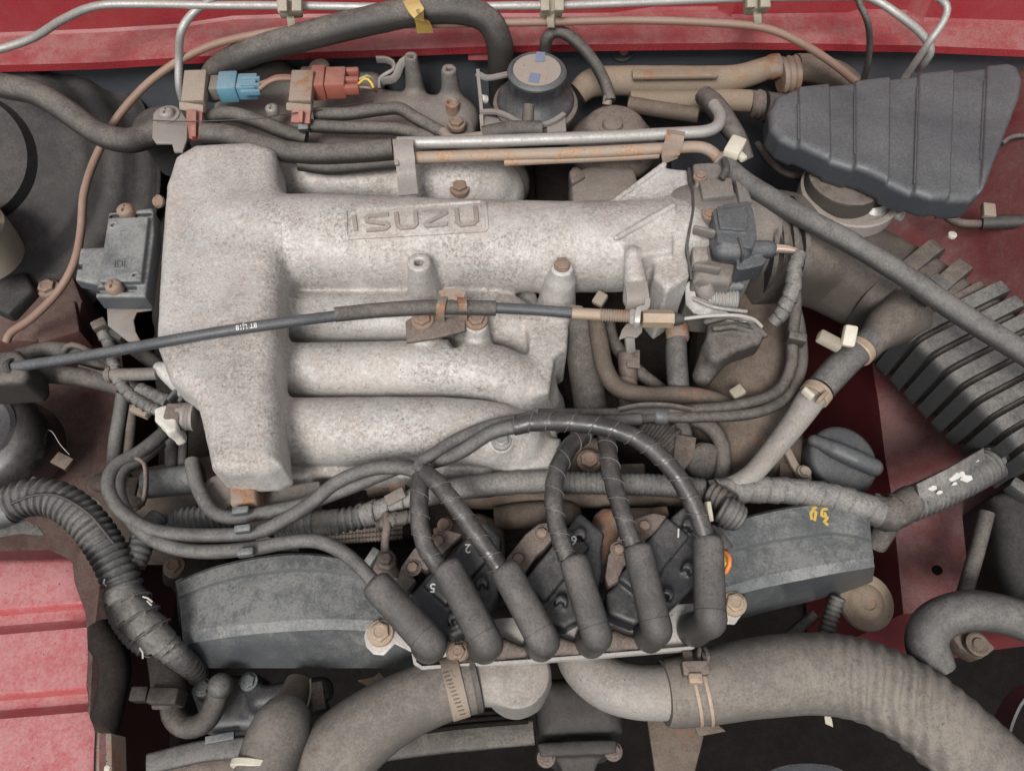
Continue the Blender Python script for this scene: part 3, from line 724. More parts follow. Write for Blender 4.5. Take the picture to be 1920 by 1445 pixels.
f = field([(1250, 500), (1330, 500), (1330, 580), (1250, 580)], -.10, -.01, 0.002)
ribbon(t, 'gasket', [(1291, 318, -.012), (1299, 384, -.004), (1291, 440, -.004), (1288, 470, -.010), (1295, 524, -.03)], 5, .006, 'rubber_dark')
prism(t, 'idle_valve_block', [(1312, 338), (1372, 332), (1378, 366), (1318, 372)], .004, .03, 'alum_dark', .002)
prism(t, 'cover_plate', [(1378, 330), (1398, 340), (1412, 378), (1388, 384)], .002, .02, 'alum_dark', .002)
bar(t, 'casting_rib', (1300, 430, .002), (1342, 440, .004), 9, .012, 'alum_dark', .002)
bar(t, 'casting_rib', (1300, 500, -.016), (1350, 508, -.016), 9, .012, 'alum_dark', .002)
prism(t, 'lug', [(1298, 462), (1326, 462), (1330, 486), (1300, 490)], -.008, .02, 'alum_mid', .002)
tube(t, 'vacuum_nipple', [(1352, 336, .008), (1362, 318, .012), (1358, 300, .008)], 7, 'rubber_dark', seg=12)
tube(t, 'link_rod', [(1300, 560, -.044), (1340, 576, -.040), (1400, 584, -.046)], 4, 'zinc', seg=8)
for x, y, h in ((1313, 330, -.002), (1377, 326, -.002), (1330, 402, .002)): bolt(t, x, y, h, 9, 'bolt_rust')
tube(t, 'shaft', [(1322, 538, -.045), (1390, 534, -.045)], 13, 'plastic_grey', seg=16, wob=0)
tube(t, 'lever_boss', [(1318, 530, -.035), (1322, 545, -.045), (1325, 555, -.06)], 17, 'alum_mid', seg=14)
tube(t, 'return_spring', [(1322, 560, -.062), (1380, 562, -.062)], 24, 'zinc', seg=18, corr=(.0042, .10), wob=0)
pl = prism(t, 'linkage_lever', [(1284, 535, -.045), (1292, 526, -.042), (1298, 530, -.042), (1306, 556, -.05), (1330, 566, -.05), (1370, 588, -.055), (1410, 596, -.055), (1420, 606, -.06), (1340, 598, -.06), (1300, 586, -.06), (1286, 570, -.06)], -.05, .003, 'zinc', .0008)
# cable quadrant: a half drum with a grooved rim
f = field([(1310, 570), (1450, 570), (1450, 700), (1310, 700)], -.14, -.04, 0.002)
f.poly([(1328, 606), (1360, 596), (1400, 598), (1424, 612), (1434, 630), (1425, 645), (1380, 660), (1345, 680), (1330, 672), (1322, 640)], -.10, -.066, .006, .008, hp=-.07)
f.path([(1335, 668, -.085, 22), (1318, 705, -.10, 20)], 22, .012)
f.path([(1324, 604, -.060, 6), (1365, 595, -.060, 6), (1410, 604, -.062, 6), (1434, 628, -.066, 6)], 6, .003)
f.path([(1340, 617, -.060, 6), (1375, 612, -.062, 6), (1412, 622, -.065, 5)], 6, .003)
f.mesh('cable_quadrant', t, 'rubber', rough=.0006)

t = T('throttle_position_sensor', 'black plastic throttle sensor with side plug clipped on the throttle body', 'sensor')
f = field([(1310, 360), (1460, 360), (1460, 530), (1310, 530)], -.08, .025, 0.0016)
f.poly([(1336, 396), (1358, 382), (1404, 376), (1414, 396), (1420, 440), (1412, 466), (1346, 454)], -.05, .012, .0015, .0015, hp=.012)
f.poly([(1344, 392), (1398, 384), (1404, 400), (1400, 432), (1350, 428)], -.01, .016, .001, .001, hp=.016)
f.path([(1356, 470, -.004, 22), (1385, 472, -.004, 22)], 22, .002)
f.path([(1385, 470, -.006, 19), (1440, 468, -.008, 17)], 18, .001)
f.poly([(1382, 486), (1428, 478), (1438, 486), (1432, 496), (1390, 506), (1380, 502)], -.03, -.004, .001, .001, hp=-.004)
f.mesh('sensor_body', t, 'plastic', sharp=35)
tube(t, 'retaining_band', [(1384, 447, .013), (1390, 458, .014), (1393, 478, .008), (1388, 493, -.006)], 3, 'rubber_dark', seg=8)
bolt(t, 1350, 395, .012, 7, 'plastic', washer=1.2)
for i, (m_, dy) in enumerate((('pinkwire', -3), ('greenwire', 1), ('whiteplastic', 4), ('pinkwire', 7), ('rubber', 10))):
    tube(t, 'sensor_wire', [(1438, 463 + dy, -.006), (1470, 464 + dy * .9, -.003), (1494, 470 + dy * .5, -.006), (1503, 478, -.012)], 2.6, m_, seg=8)
tube(t, 'taped_loom', [(1500, 474, -.008, 13), (1490, 500, -.015, 14), (1486, 540, -.025, 15), (1470, 580, -.045, 15), (1450, 605, -.06, 12)], 14, 'tape', spiral=(.014, .16))

# ================================================================== along the firewall
t = T('brake_booster', 'large dark dusty brake booster drum beneath the silver pipe and thick rubber hose', 'brake booster')
ax = (0.10, -0.50, 0.86)
lathe(t, 'drum', (-15, 322, -.17), [(290, -150), (296, -20), (300, -6), (300, 6), (292, 12), (284, 14), (276, 12), (262, 16), (252, 34), (236, 44), (228, 42), (215, 46), (200, 66), (186, 72), (178, 69), (150, 78), (120, 80), (112, 100), (60, 104)], 'booster', axis=ax, seg=72, sharp=50)
lathe(t, 'crimp_rim', (-15, 322, -.17), [(301, -10), (305, -7), (305, 3), (301, 6)], 'booster', axis=ax, seg=72)
t = T('master_cylinder', 'yellowed plastic brake reservoir edge at the front of the dark booster drum', 'reservoir')
lathe(t, 'reservoir', (-72, 425, -.10), [(66, -90), (70, -60), (72, -8), (64, 0), (58, 2), (50, -4)], 'cream_dirty', seg=40)
lathe(t, 'cap', (-76, 418, -.085), [(46, -4), (46, 20), (42, 24), (20, 25)], 'plastic', seg=32)
for y in (418, 428): bar(t, 'grip_slot', (-16, y, -.092), (-4, y + 12, -.098), 7, .008, 'rubber_dark', .0005)
t = T('steering_shaft_housing', 'grimy brown steel box section below the curving copper pipe', 'steering box')
prism(t, 'housing', [(-60, 470), (60, 480), (110, 440), (155, 560), (150, 600), (60, 640), (-60, 640)], -.24, .15, 'maroon', .012)
prism(t, 'side_plate', [(-30, 500), (40, 490), (62, 540), (15, 590), (-30, 570)], -.22, .03, 'booster', .006)
bolt(t, 90, 540, -.237, 14, 'bolt_rust'); bolt(t, 68, 480, -.237, 12, 'bolt_rust')
prism(t, 'lower_pad', [(60, 575), (140, 560), (150, 620), (70, 645)], -.235, .05, 'maroon', .006)

o = tube(None, 'copper_pipe', [(12, 640, -.20), (22, 622, -.19), (60, 596, -.165), (110, 545, -.13), (140, 490, -.11), (152, 430, -.10), (158, 360, -.085), (182, 290, -.075), (222, 218, -.045), (290, 146, -.02), (380, 92, .008), (480, 65, .028), (620, 50, .038), (880, 44, .042), (1040, 41, .043), (1180, 38, .043), (1320, 42, .043), (1430, 52, .036), (1500, 80, .018), (1560, 118, -.012), (1612, 160, -.05), (1640, 190, -.09)], 7.5, 'copper', seg=12, step=.008)
S(o, 'long thin copper coloured pipe arching from the booster side along the red cowl', 'pipe')
o = tube(None, 'brake_line', [(-120, 122, .07), (-10, 95, .07), (60, 72, .07), (120, 36, .068), (180, 12, .066), (260, 8, .064), (400, 10, .064), (545, 11, .064), (760, 14, .064), (960, 11, .064), (1060, 10, .064), (1240, 3, .064), (1420, -4, .064), (1600, -6, .064), (1640, 0, .062), (1690, 32, .05), (1730, 66, .03), (1745, 95, .012), (1735, 115, -.006), (1722, 130, -.03)], 7.5, 'zinc', seg=12, step=.008)
S(o, 'long silver steel line clipped across the red cowl with a bend at each end', 'pipe')
o = tube(None, 'brake_line', [(410, -30, .09), (395, 0, .07), (365, 22, .055), (340, 58, .04), (336, 110, .0), (336, 160, -.03), (345, 195, -.06)], 7.5, 'zinc', seg=12)
S(o, 'short grey pipe curving down the cowl behind the pale connector clip', 'pipe')
o = tube(None, 'brake_line', [(1730, -20, .085), (1760, -4, .07), (1776, 15, .06), (1768, 42, .048), (1745, 75, .03), (1720, 112, -.002), (1695, 148, -.04), (1670, 190, -.08)], 7, 'zinc', seg=12)
S(o, 'mottled grey pipe hooking down the cowl above the ribbed black air box', 'pipe')
o = tube(None, 'wire_cable', [(1606, -20, .075), (1612, 8, .066), (1626, 40, .05), (1631, 80, .02), (1626, 125, -.015), (1616, 160, -.05)], 6, 'rubber', seg=10)
S(o, 'thin dark cable hanging down the cowl beside the air box', 'cable')
for (x, y, lab) in ((545, 15, 'beige plastic pipe clip on the cowl above the grey heater hose'), (1035, 14, 'beige plastic pipe clip above the round vacuum valve'), (1420, 8, 'beige plastic pipe clip on the cowl above the rusty heat shield pipe')):
    t = T('pipe_clip', lab, 'clip', 'pipe clips on the cowl')
    bar(t, 'clip_body', (x - 4, y - 26, .07), (x, y + 14, .055), 42, .022, 'cream_dirty', .002)
    bar(t, 'clip_finger', (x - 14, y - 22, .084), (x - 13, y + 8, .072), 16, .010, 'cream_dirty', .001)
    bar(t, 'clip_finger', (x + 13, y - 24, .084), (x + 13, y + 8, .072), 18, .010, 'cream_dirty', .001)
    bar(t, 'clip_foot', (x - 1, y + 12, .056), (x + 1, y + 30, .042), 28, .010, 'cream_dirty', .001)
prism(None, 'cowl_tab', [(876, 86), (914, 86), (915, 112), (878, 112)], -.052, .002, 'red', .0006)
S(bpy.data.objects['cowl_tab'], 'small bright red steel tab under the cowl lip beside the heater hose', 'tab')
t = T('firewall_stud', 'small reddish stud in a round recess of the black firewall', 'stud')
yf = P(1168, 83, -.033).y + .034; rr_ = ray(1168, 95); hf_ = (CPOS + rr_ * ((yf - CPOS.y) / rr_.y)).z - Z0
lathe(t, 'recess', (1168, 95, hf_), [(24, -8), (24, 1), (21, 2), (19, -2)], 'firewall', axis=(0, -1, .05), seg=24)
bolt(t, 1170, 95, hf_ + .002, 6, 'redbrown', axis=(0, -.8, .6))

t = T('heater_hose', 'fat grey rubber hose arching along the cowl with a yellow tag', 'hose')
tube(t, 'hose', [(392, 170, -.075, 24), (410, 132, -.03, 25), (470, 98, .005, 25), (560, 72, .03, 25), (680, 42, .05, 26), (790, 20, .06, 26), (860, 18, .06, 26), (912, 36, .05, 25), (936, 80, .02, 25), (940, 140, -.04, 25), (942, 190, -.09, 25)], 25, 'rubber', seg=18)
ribbon(t, 'yellow_tag', [(770, 0, .078), (776, 12, .083), (786, 28, .079), (794, 46, .060), (797, 62, .042)], 30, .0008, 'yellowfoil')
text(t, 'tag_print', 'L8', 784, 22, 9, -70, .0845, 'tan')
t = T('heater_hose', 'fat dark rubber hose sweeping over the booster drum to the plenum corner', 'hose')
tube(t, 'hose', [(-80, 140, .03), (0, 160, .022), (70, 176, .012), (130, 212, -.008), (185, 250, -.024), (235, 264, -.034), (270, 258, -.042), (296, 246, -.042)], 23, 'rubber', seg=18)
t = T('thermo_valve', 'black round valve tucked under the hose end at the plenum corner', 'valve')
lathe(t, 'valve_body', (315, 270, -.10), [(34, -50), (38, 0), (40, 30), (46, 38), (46, 48), (38, 56), (30, 58)], 'rubber_dark', seg=28)
lathe(t, 'lower_ring', (322, 290, -.125), [(20, -40), (26, 0), (24, 10)], 'alum_mid', seg=24)
# --- connector bracket at the plenum corner
t = T('sensor_bracket', 'bent grey steel bracket with one screw at the plenum corner', 'bracket')
prism(t, 'plate', [(287, 212), (338, 206), (352, 228), (350, 262), (342, 284), (326, 284), (322, 268), (292, 268), (285, 258)], -.012, .004, 'steel', .001)
screw(t, 313, 214, -.008, 14, 'steel'); lathe(t, 'washer', (313, 216, -.0115), [(24, -1), (24, 2), (20, 3)], 'steel', seg=24)
tube(t, 'thin_wire', [(288, 226, -.004), (360, 228, .002), (480, 223, .004), (520, 216, 0), (600, 206, -.02), (700, 190, -.05)], 1.1, 'rubber_dark', seg=6)
t = T('connector', 'pale blue two pin wiring connector on a pale clip', 'connector')
bar(t, 'connector_shell', (412, 164, -.018), (448, 162, -.018), 50, .026, 'blue', .003)
bar(t, 'connector_cap', (448, 163, -.018), (484, 162, -.018), 40, .022, 'blue', .002)
for dy in (-12, 0, 12): bar(t, 'connector_rib', (452, 162 + dy, -.008), (488, 161 + dy, -.009), 6, .008, 'blue', .0008)
bar(t, 'collar', (396, 165, -.018), (414, 164, -.018), 40, .020, 'alum_dark', .002)
tube(t, 'lead', [(486, 168, -.012), (500, 156, -.008), (520, 148, -.006), (545, 148, -.01)], 5, 'copper', seg=10)
tube(t, 'lead', [(486, 158, -.012), (502, 152, -.008), (520, 144, -.006), (545, 144, -.01)], 4, 'redbrown', seg=10)
t = T('connector', 'red brown two pin wiring connector with bare wire ends', 'connector')
bar(t, 'connector_shell', (586, 156, -.018), (612, 155, -.018), 58, .028, 'redbrown', .003)
bar(t, 'connector_cap', (612, 156, -.018), (650, 155, -.018), 52, .026, 'redbrown', .003)
for dy in (-17, 0, 14): bar(t, 'connector_port', (646, 154 + dy, -.016), (674, 153 + dy, -.016), 13, .014, 'redbrown', .003)
for i, q in enumerate(([(672, 158, -.014), (684, 148, -.005), (694, 152, -.004), (700, 164, -.012)], [(670, 164, -.016), (684, 164, -.010), (696, 166, -.012), (706, 172, -.03)], [(672, 150, -.014), (690, 142, -.01), (700, 150, -.02)])):
    tube(t, 'bare_wire', q, 2.6, ('yellow', 'copper', 'greenwire')[i], seg=8)
for (x0, lab, m1, m2) in ((366, 'tan folded connector clip with an orange brown foot, beside the blue connector', 'tanclip', 'redbrown'), (566, 'rust tan folded connector clip beside the red brown connector', 'rusty', 'redbrown')):
    t = T('connector_clip', lab, 'clip')
    bar(t, 'clip_plate', (x0 + 4, 138, -.004), (x0 - 2, 196, -.014), 42, .016, m1, .002)
    bar(t, 'clip_hinge', (x0 - 4, 194, -.006), (x0 - 4, 210, -.014), 48, .012, m1, .002)
    bar(t, 'clip_foot', (x0, 206, -.010), (x0 - 2, 262 if x0 < 400 else 232, -.020), 30 if x0 < 400 else 36, .006, m2, .001)
    bar(t, 'foot_rib', (x0 - 1, 208, -.004), (x0 - 2, 258 if x0 < 400 else 230, -.014), 9, .006, m2, .001)
t = T('hose_clip', 'grey plastic clip holding two vacuum hoses behind the plenum', 'clip')
bar(t, 'clip_plate', (568, 212, -.02), (570, 246, -.03), 20, .012, 'plastic_grey', .002)
screw(t, 510, 206, -.045, 12, 'steel')
# --- vacuum hoses in front of the connectors
for pts, r, lab in (
    ([(384, 222, -.03), (430, 214, -.032), (480, 226, -.036), (530, 246, -.044), (575, 258, -.05)], 14, 'dusty rubber hose running from the orange clip foot behind the plenum'),
    ([(380, 250, -.018), (430, 255, -.02), (500, 276, -.022), (570, 288, -.022), (660, 286, -.022), (736, 280, -.022)], 20, 'thick cracked brown rubber hose lying along the rear edge of the plenum'),
    ([(590, 214, -.03), (650, 214, -.03), (710, 206, -.028), (748, 204, -.028), (780, 222, -.03), (830, 250, -.03)], 12, 'bent vacuum hose peaking below the twin hollow bosses'),
    ([(580, 236, -.034), (660, 240, -.036), (740, 242, -.038), (800, 256, -.04), (832, 262, -.04)], 12, 'straight vacuum hose behind the plenum below the bent one')):
    o = tube(None, 'vacuum_hose', pts, r, 'rubber', seg=14); S(o, lab, 'hose')
o = tube(None, 'vacuum_hose', [(560, 304, -.035), (620, 312, -.04), (690, 306, -.04), (742, 302, -.04)], 16, 'rubber'); S(o, 'flattened brown hose sleeve just above the rear runner', 'hose')

# --- coolant pipes with bracket
t = T('coolant_pipe_pair', 'silver pipe and rust orange pipe running together behind the lettered duct', 'pipe')
tube(t, 'silver_pipe', [(745, 268, -.006), (860, 266, -.005), (1000, 262, -.004), (1150, 256, -.003), (1290, 249, -.002), (1325, 246, -.002), (1345, 236, -.002), (1350, 216, -.004), (1338, 196, -.008)], 11.5, 'zinc', seg=14)
tube(t, 'pipe_branch', [(832, 248, -.02), (850, 262, -.012), (905, 256, -.012)], 10, 'tanclip', seg=12)
tube(t, 'rusty_pipe', [(775, 296, -.014), (900, 292, -.013), (1100, 286, -.012), (1240, 279, -.011), (1310, 276, -.011), (1338, 288, -.012), (1352, 308, -.014)], 11, 'rust_tube', seg=14)
tube(t, 'lower_pipe', [(945, 304, -.02), (1050, 299, -.02), (1160, 294, -.019), (1235, 290, -.018)], 8, 'rust_tube', seg=12)
pl = ribbon(t, 'bracket', [(758, 262, .006), (757, 278, .004), (760, 300, -.004), (762, 330, -.02), (766, 366, -.026)], 36, .002, 'steel')
bar(t, 'bracket_wing', (740, 262, .004), (744, 310, -.006), 8, .004, 'steel', .0008)
ribbon(t, 'pipe_strap', [(1268, 246, .012), (1266, 256, .012), (1262, 272, .002), (1258, 286, .0), (1256, 302, -.012)], 34, .002, 'rusty')
o = tube(None, 'vacuum_hose', [(905, 254, -.014), (960, 244, -.010), (1015, 244, -.012)], 17, 'rubber'); S(o, 'short dark hose stub below the round vacuum valve', 'hose')

# --- vacuum modulator
t = T('vacuum_modulator', 'round black vacuum valve with dusty cap and blue marks', 'valve')
c0 = (1004, 196, -.030); k = px(P(*c0))
lathe(t, 'base_flange', c0, [(70, -14), (78, -8), (80, 0), (79, 4), (74, 7)], 'plastic_brown', seg=48)
lathe(t, 'diaphragm_body', (1004, 190, -.026), [(73, 0), (72, 6), (66, 12), (58, 16), (54, 22), (50, 26), (47, 40), (48, 58)], 'coil', seg=48)
lathe(t, 'cap', (1006, 158, -.002), [(50, 0), (53, 3), (53, 20), (55, 22), (55, 28), (51, 32), (47, 33), (46, 31), (20, 31.5)], 'plastic', seg=48)
cap = lathe(t, 'cap_label', (1006, 158, -.002), [(44, 31), (44, 32.2), (40, 32.4)], 'paperlabel', seg=40)
hz = -.002 + 32.9 * k
bar(t, 'blue_mark', (1014, 98, hz), (1012, 116, hz), 17, .0006, 'bluemark', 0); bar(t, 'blue_mark', (1004, 138, hz), (1000, 154, hz), 19, .0006, 'bluemark', 0)
tube(t, 'nipple', [(992, 196, -.004), (990, 214, -.012), (990, 236, -.02)], 11, 'plastic_brown', seg=12)
ribbon(t, 'bracket_arm', [(896, 135, -.010), (898, 160, -.015), (902, 200, -.022), (904, 246, -.035)], 6, .012, 'steel')
ribbon(t, 'bracket_top', [(894, 138, -.008), (912, 146, -.010), (940, 142, -.010), (956, 138, -.012)], 12, .003, 'steel')
ribbon(t, 'bracket_front', [(900, 210, -.020), (930, 210, -.018), (952, 218, -.018), (975, 230, -.018), (1010, 236, -.018), (1040, 226, -.016), (1058, 214, -.016)], 9, .004, 'steel')
prism(t, 'bracket_leg', [(1024, 224), (1060, 215), (1062, 246), (1026, 248)], -.020, .003, 'steel', .0008)
prism(t, 'bracket_foot', [(898, 214), (955, 226), (985, 240), (960, 258), (902, 252)], -.030, .003, 'steel', .0008)
lathe(t, 'white_grommet', (906, 186, -.022), [(8, -6), (8, 4), (5, 6)], 'whiteplastic', axis=(-.7, -.4, .5), seg=14)
o = tube(None, 'vacuum_hose', [(1022, 96, -.005), (1026, 72, .014), (1042, 60, .022), (1064, 66, .020), (1092, 90, .008), (1118, 124, -.01), (1136, 160, -.03), (1144, 190, -.04)], 11, 'rubber'); S(o, 'thin rubber hose looping from the round vacuum valve to the dome valve', 'hose')
t = T('exhaust_recirculation_valve', 'dusty brown dome shaped valve behind the silver and rusty pipes', 'valve')
lathe(t, 'dome', (1148, 275, -.085), [(70, -30), (84, -8), (86, 6), (78, 16), (60, 40), (52, 52), (44, 56), (20, 58)], 'core', seg=44, sharp=60)
lathe(t, 'dome_hub', (1148, 238, -.042), [(27, -4), (26, 2), (20, 3), (17, 9), (8, 11)], 'core', seg=28)
prism(t, 'valve_flange', [(1068, 320), (1110, 308), (1190, 312), (1200, 345), (1188, 372), (1072, 378)], -.065, .05, 'alum_dark', .008)
prism(t, 'valve_arm', [(1066, 318), (1078, 308), (1092, 316), (1100, 330), (1072, 345)], -.06, .03, 'core', .005)
tube(t, 'hose_nipple', [(1138, 196, -.045), (1140, 180, -.036)], 9, 'steel', seg=12)
t = T('exhaust_tube', 'tan brown metal tube with stamped heat shield in front of the firewall', 'pipe')
tube(t, 'upper_tube', [(1084, 175, -.085, 22), (1110, 156, -.075, 26), (1160, 152, -.07, 27), (1300, 152, -.07, 27), (1380, 146, -.068, 24), (1450, 124, -.062, 20)], 26, 'tan', seg=18)
bar(t, 'heat_shield', (1185, 140, -.042), (1346, 138, -.042), 22, .006, 'tan', .0018)
lathe(t, 'tube_end', (1446, 126, -.062), [(21, -8), (23, 0), (22, 14)], 'rusty', axis=(1, .15, .1), seg=20)
tube(t, 'lower_tube', [(1180, 190, -.085), (1300, 190, -.085), (1360, 188, -.085), (1406, 190, -.086)], 20, 'tan', seg=16)
o = tube(None, 'vacuum_hose', [(1180, 196, -.07), (1240, 206, -.065), (1310, 216, -.06)], 15, 'brownmetal'); S(o, 'brown hose between the dome valve and the bent silver pipe', 'hose')
o = tube(None, 'heater_hose', [(1320, 180, -.03, 18), (1338, 196, -.022, 20), (1362, 230, -.02, 20), (1384, 262, -.024, 17), (1400, 300, -.04, 14)], 18, 'rubber'); S(o, 'grey elbow hose on the upturned end of the silver pipe', 'hose')
t = T('exhaust_flange', 'rusty corrugated flange and pipe elbow tucked behind the air box', 'flange')
lathe(t, 'flange_ring', (1478, 140, -.07), [(30, -16), (34, -10), (30, -4), (34, 2), (30, 8), (33, 14), (26, 18)], 'rusty', axis=(1, .15, .1), seg=26)
tube(t, 'elbow', [(1490, 128, -.06), (1530, 130, -.065), (1580, 150, -.08), (1610, 190, -.1)], 26, 'brownmetal')
lathe(t, 'lower_ring', (1420, 196, -.088), [(22, -14), (26, -10), (24, -4), (27, 2), (24, 10)], 'core', axis=(1, 0, 0), seg=24)
tube(t, 'lower_hose', [(1430, 200, -.09), (1480, 210, -.1), (1540, 240, -.12)], 28, 'rubber_dark')

# ================================================================== left of the plenum
t = T('pressure_sensor', 'square dark grey pressure sensor held by two rusty cross head screws', 'sensor')
f = field([(130, 370), (300, 370), (300, 600), (130, 600)], -.055, .012, 0.0014)
f.poly([(203, 398), (286, 389), (288, 440), (272, 556), (178, 556), (192, 470)], -.030, -.004, .002, .003, hp=-.004)
f.poly([(203, 408), (278, 405), (264, 526), (186, 528)], -.02, 0.004, .0015, .002, hp=.004)
f.poly([(150, 464), (200, 462), (190, 535), (140, 524)], -.026, -.008, .002, .003, hp=-.008)
f.poly([(205, 401), (284, 398), (283, 405), (204, 408)], -.012, .003, .0008, .0005, hp=-.004, cut=True)
f.poly([(182, 538), (256, 536), (255, 546), (181, 549)], -.012, .003, .0008, .0005, hp=-.004, cut=True)
f.poly([(143, 494), (154, 494), (153, 504), (142, 504)], -.04, .003, .0008, .0005, hp=-.008, cut=True)
f.cyl((211, 420), 9, 0, .0052, .0008, rnd=.0008); f.cyl((251, 514), 9, 0, .0052, .0008, rnd=.0008)
f.cyl((211, 420), 4, .001, .0062, .0004, rnd=.0004, cut=True); f.cyl((251, 514), 4, .001, .0062, .0004, rnd=.0004, cut=True)
f.poly([(212, 487), (238, 485), (236, 502), (211, 503)], .002, .0048, .0004, .0003, hp=.0048)
sb = f.mesh('sensor_body', t, 'plastic_grey')
BS = bvh_of(sb)
for q in ([(217, 490), (216, 500)], [(221, 490), (220, 500)], [(221, 490), (226, 490)], [(229, 489), (229, 500)], [(234, 489), (233, 500)], [(215, 500), (226, 500)]): ridge(sb, 'emblem_stroke', q, 1.6, .0006, 'plastic', BS, step=2, sink=.0004)
for q in ([(224, 434), (232, 431), (246, 433), (240, 439), (228, 440)],): ridge(sb, 'moulded_mark', q, 2, .0005, 'plastic_grey', BS, closed=True, step=2, sink=.0004)
screw(t, 236, 396, .000, 15, 'bolt_rust'); screw(t, 214, 538, .000, 15, 'bolt_rust')
prism(t, 'lower_bracket', [(200, 572), (284, 570), (284, 580), (256, 584), (250, 600), (254, 622), (264, 640), (240, 640), (202, 610)], -.038, .003, 'steel', .0008)
t = T('sensor_pigtail', 'taped grey wiring branch crossing under the black cable to the plenum plug', 'wiring')
bar(t, 'plug', (176, 618, -.045), (202, 606, -.045), 20, .016, 'plastic_brown', .002)
bar(t, 'plug_housing', (204, 616, -.06), (240, 636, -.062), 30, .022, 'rubber_dark', .003)
tube(t, 'taped_branch', [(192, 622, -.05), (206, 650, -.058), (212, 680, -.06), (222, 712, -.064), (245, 740, -.07), (282, 764, -.07), (300, 770, -.068)], 11, 'tape', spiral=(.012, .2), edge=.9)
tube(t, 'second_branch', [(262, 732, -.075), (290, 744, -.075), (318, 758, -.072)], 15, 'tape', spiral=(.012, .15))
bar(t, 'clip', (250, 764, -.085), (280, 776, -.085), 20, .01, 'tanclip', .001)
t = T('coolant_sensor', 'chalky brown hexagonal sensor and plug screwed into the plenum side', 'sensor')
lathe(t, 'thread', (366, 781, -.065), [(27, 0), (27, 4), (25, 6), (27, 9), (25, 11), (27, 14), (25, 16), (25, 30)], 'steel', axis=(-1, 0, .1), seg=26)
lathe(t, 'hex_body', (344, 782, -.064), [(28, 0), (29, 3), (29, 24), (27, 27)], 'core', axis=(-1, 0, .1), seg=6)
f = field([(270, 740), (340, 740), (340, 830), (270, 830)], -.10, -.035, 0.0022)
f.poly([(286, 764), (312, 758), (330, 766), (330, 804), (312, 812), (302, 796), (288, 786)], -.085, -.050, .004, .004, hp=-.05)
f.mesh('plug_shell', t, 'whiteplastic', rough=.0018)
bar(t, 'latch', (316, 752, -.062), (332, 734, -.062), 7, .010, 'plastic_grey', .001); bar(t, 'latch', (338, 756, -.062), (346, 740, -.062), 7, .010, 'plastic_grey', .001)
t = T('throttle_cable', 'long black throttle cable crossing over the plenum to a threaded end', 'cable')
cab = tube(t, 'outer_sheath', [(20, 689, -.05), (120, 674, -.030), (220, 657, -.012), (300, 642, .004), (420, 621, .012), (540, 604, .008), (632, 592, -.002)], 10.5, 'plastic', seg=14)
tube(t, 'thick_sleeve', [(628, 590, -.002), (720, 581, -.008), (822, 576, -.012), (930, 578, -.014)], 14.5, 'rubber', seg=16)
tube(t, 'outer_sheath', [(926, 577, -.014), (1000, 581, -.018), (1076, 587, -.022)], 10.5, 'plastic', seg=14)
tube(t, 'ferrule', [(1072, 587, -.022), (1126, 590, -.023)], 11, 'bolt_gold', seg=14, wob=0)
tube(t, 'threaded_end', [(1124, 590, -.023), (1184, 593, -.024)], 11.5, 'rusty', seg=16, corr=(.0030, .08), wob=0)
lathe(t, 'lock_nut', (1180, 594, -.024), [(14, 0), (16, 3), (16, 14), (14, 16)], 'zinc', axis=(1, -.02, 0), seg=6)
tube(t, 'adjuster', [(1204, 597, -.025), (1262, 598, -.025)], 17, 'bolt_gold', seg=6, wob=0, step=.05)
tube(t, 'rubber_boot', [(1260, 598, -.025, 15), (1270, 599, -.025, 12), (1280, 599, -.026, 9)], 12, 'rubber_dark', seg=14)
tube(t, 'inner_wire', [(1278, 598, -.025), (1330, 592, -.028), (1380, 591, -.034), (1412, 598, -.044), (1428, 612, -.056)], 3.6, 'innercable', seg=10)
BC = bvh_of(cab)
text(t, 'sheath_print', '8T LJ18', 462, 612, 13, 188, 0, 'white', .0002, place=lambda X, Y: hit(BC, X, Y)[0] + Vector((0, 0, .0003)))
t = T('cable_bracket', 'bent grey steel bracket holding the threaded end of the throttle cable', 'bracket')
ribbon(t, 'arm', [(1192, 530, -.012), (1196, 560, -.016), (1192, 590, -.036)], 42, .003, 'steel')
ribbon(t, 'clevis', [(1214, 560, -.012), (1212, 576, -.010), (1198, 580, -.008), (1195, 600, -.010), (1193, 612, -.02)], 10, .003, 'plate')
prism(t, 'lower_tab', [(1166, 618), (1175, 606), (1205, 606), (1204, 622), (1194, 632), (1178, 630), (1160, 636)], -.048, .003, 'steel', .0008)
bar(t, 'post', (1180, 630, -.055), (1182, 660, -.075), 18, .006, 'steel', .001)
t = T('cable_clamp', 'rusty steel saddle clamp holding the cable sleeve to the runner bosses', 'clamp')
ribbon(t, 'strap_leg', [(826, 602, -.034), (825, 590, -.014), (827, 572, .001), (832, 555, -.006), (834, 546, -.02)], 16, .002, 'rusty', wdir=(1, 0, 0))
ribbon(t, 'strap_leg', [(868, 600, -.034), (868, 586, -.014), (868, 570, .001), (864, 556, -.006), (860, 546, -.02)], 16, .002, 'rusty', wdir=(1, 0, 0))
ribbon(t, 'strap_top', [(826, 556, -.004), (848, 551, -.003), (870, 558, -.004)], 22, .002, 'rusty', wdir=(0, .9, .4))
prism(t, 'base_plate', [(760, 602), (772, 594), (872, 594), (872, 620), (815, 634), (762, 642)], -.036, .004, 'core', .001)
bolt(t, 792, 600, -.034, 15, 'bolt_rust'); bolt(t, 893, 600, -.040, 15, 'bolt_rust')
t = T('cable_grommet', 'grey rubber grommet block where the black cable ends at the left', 'grommet')
f = field([(-60, 640), (70, 640), (70, 740), (-60, 740)], -.11, -.02, 0.003)
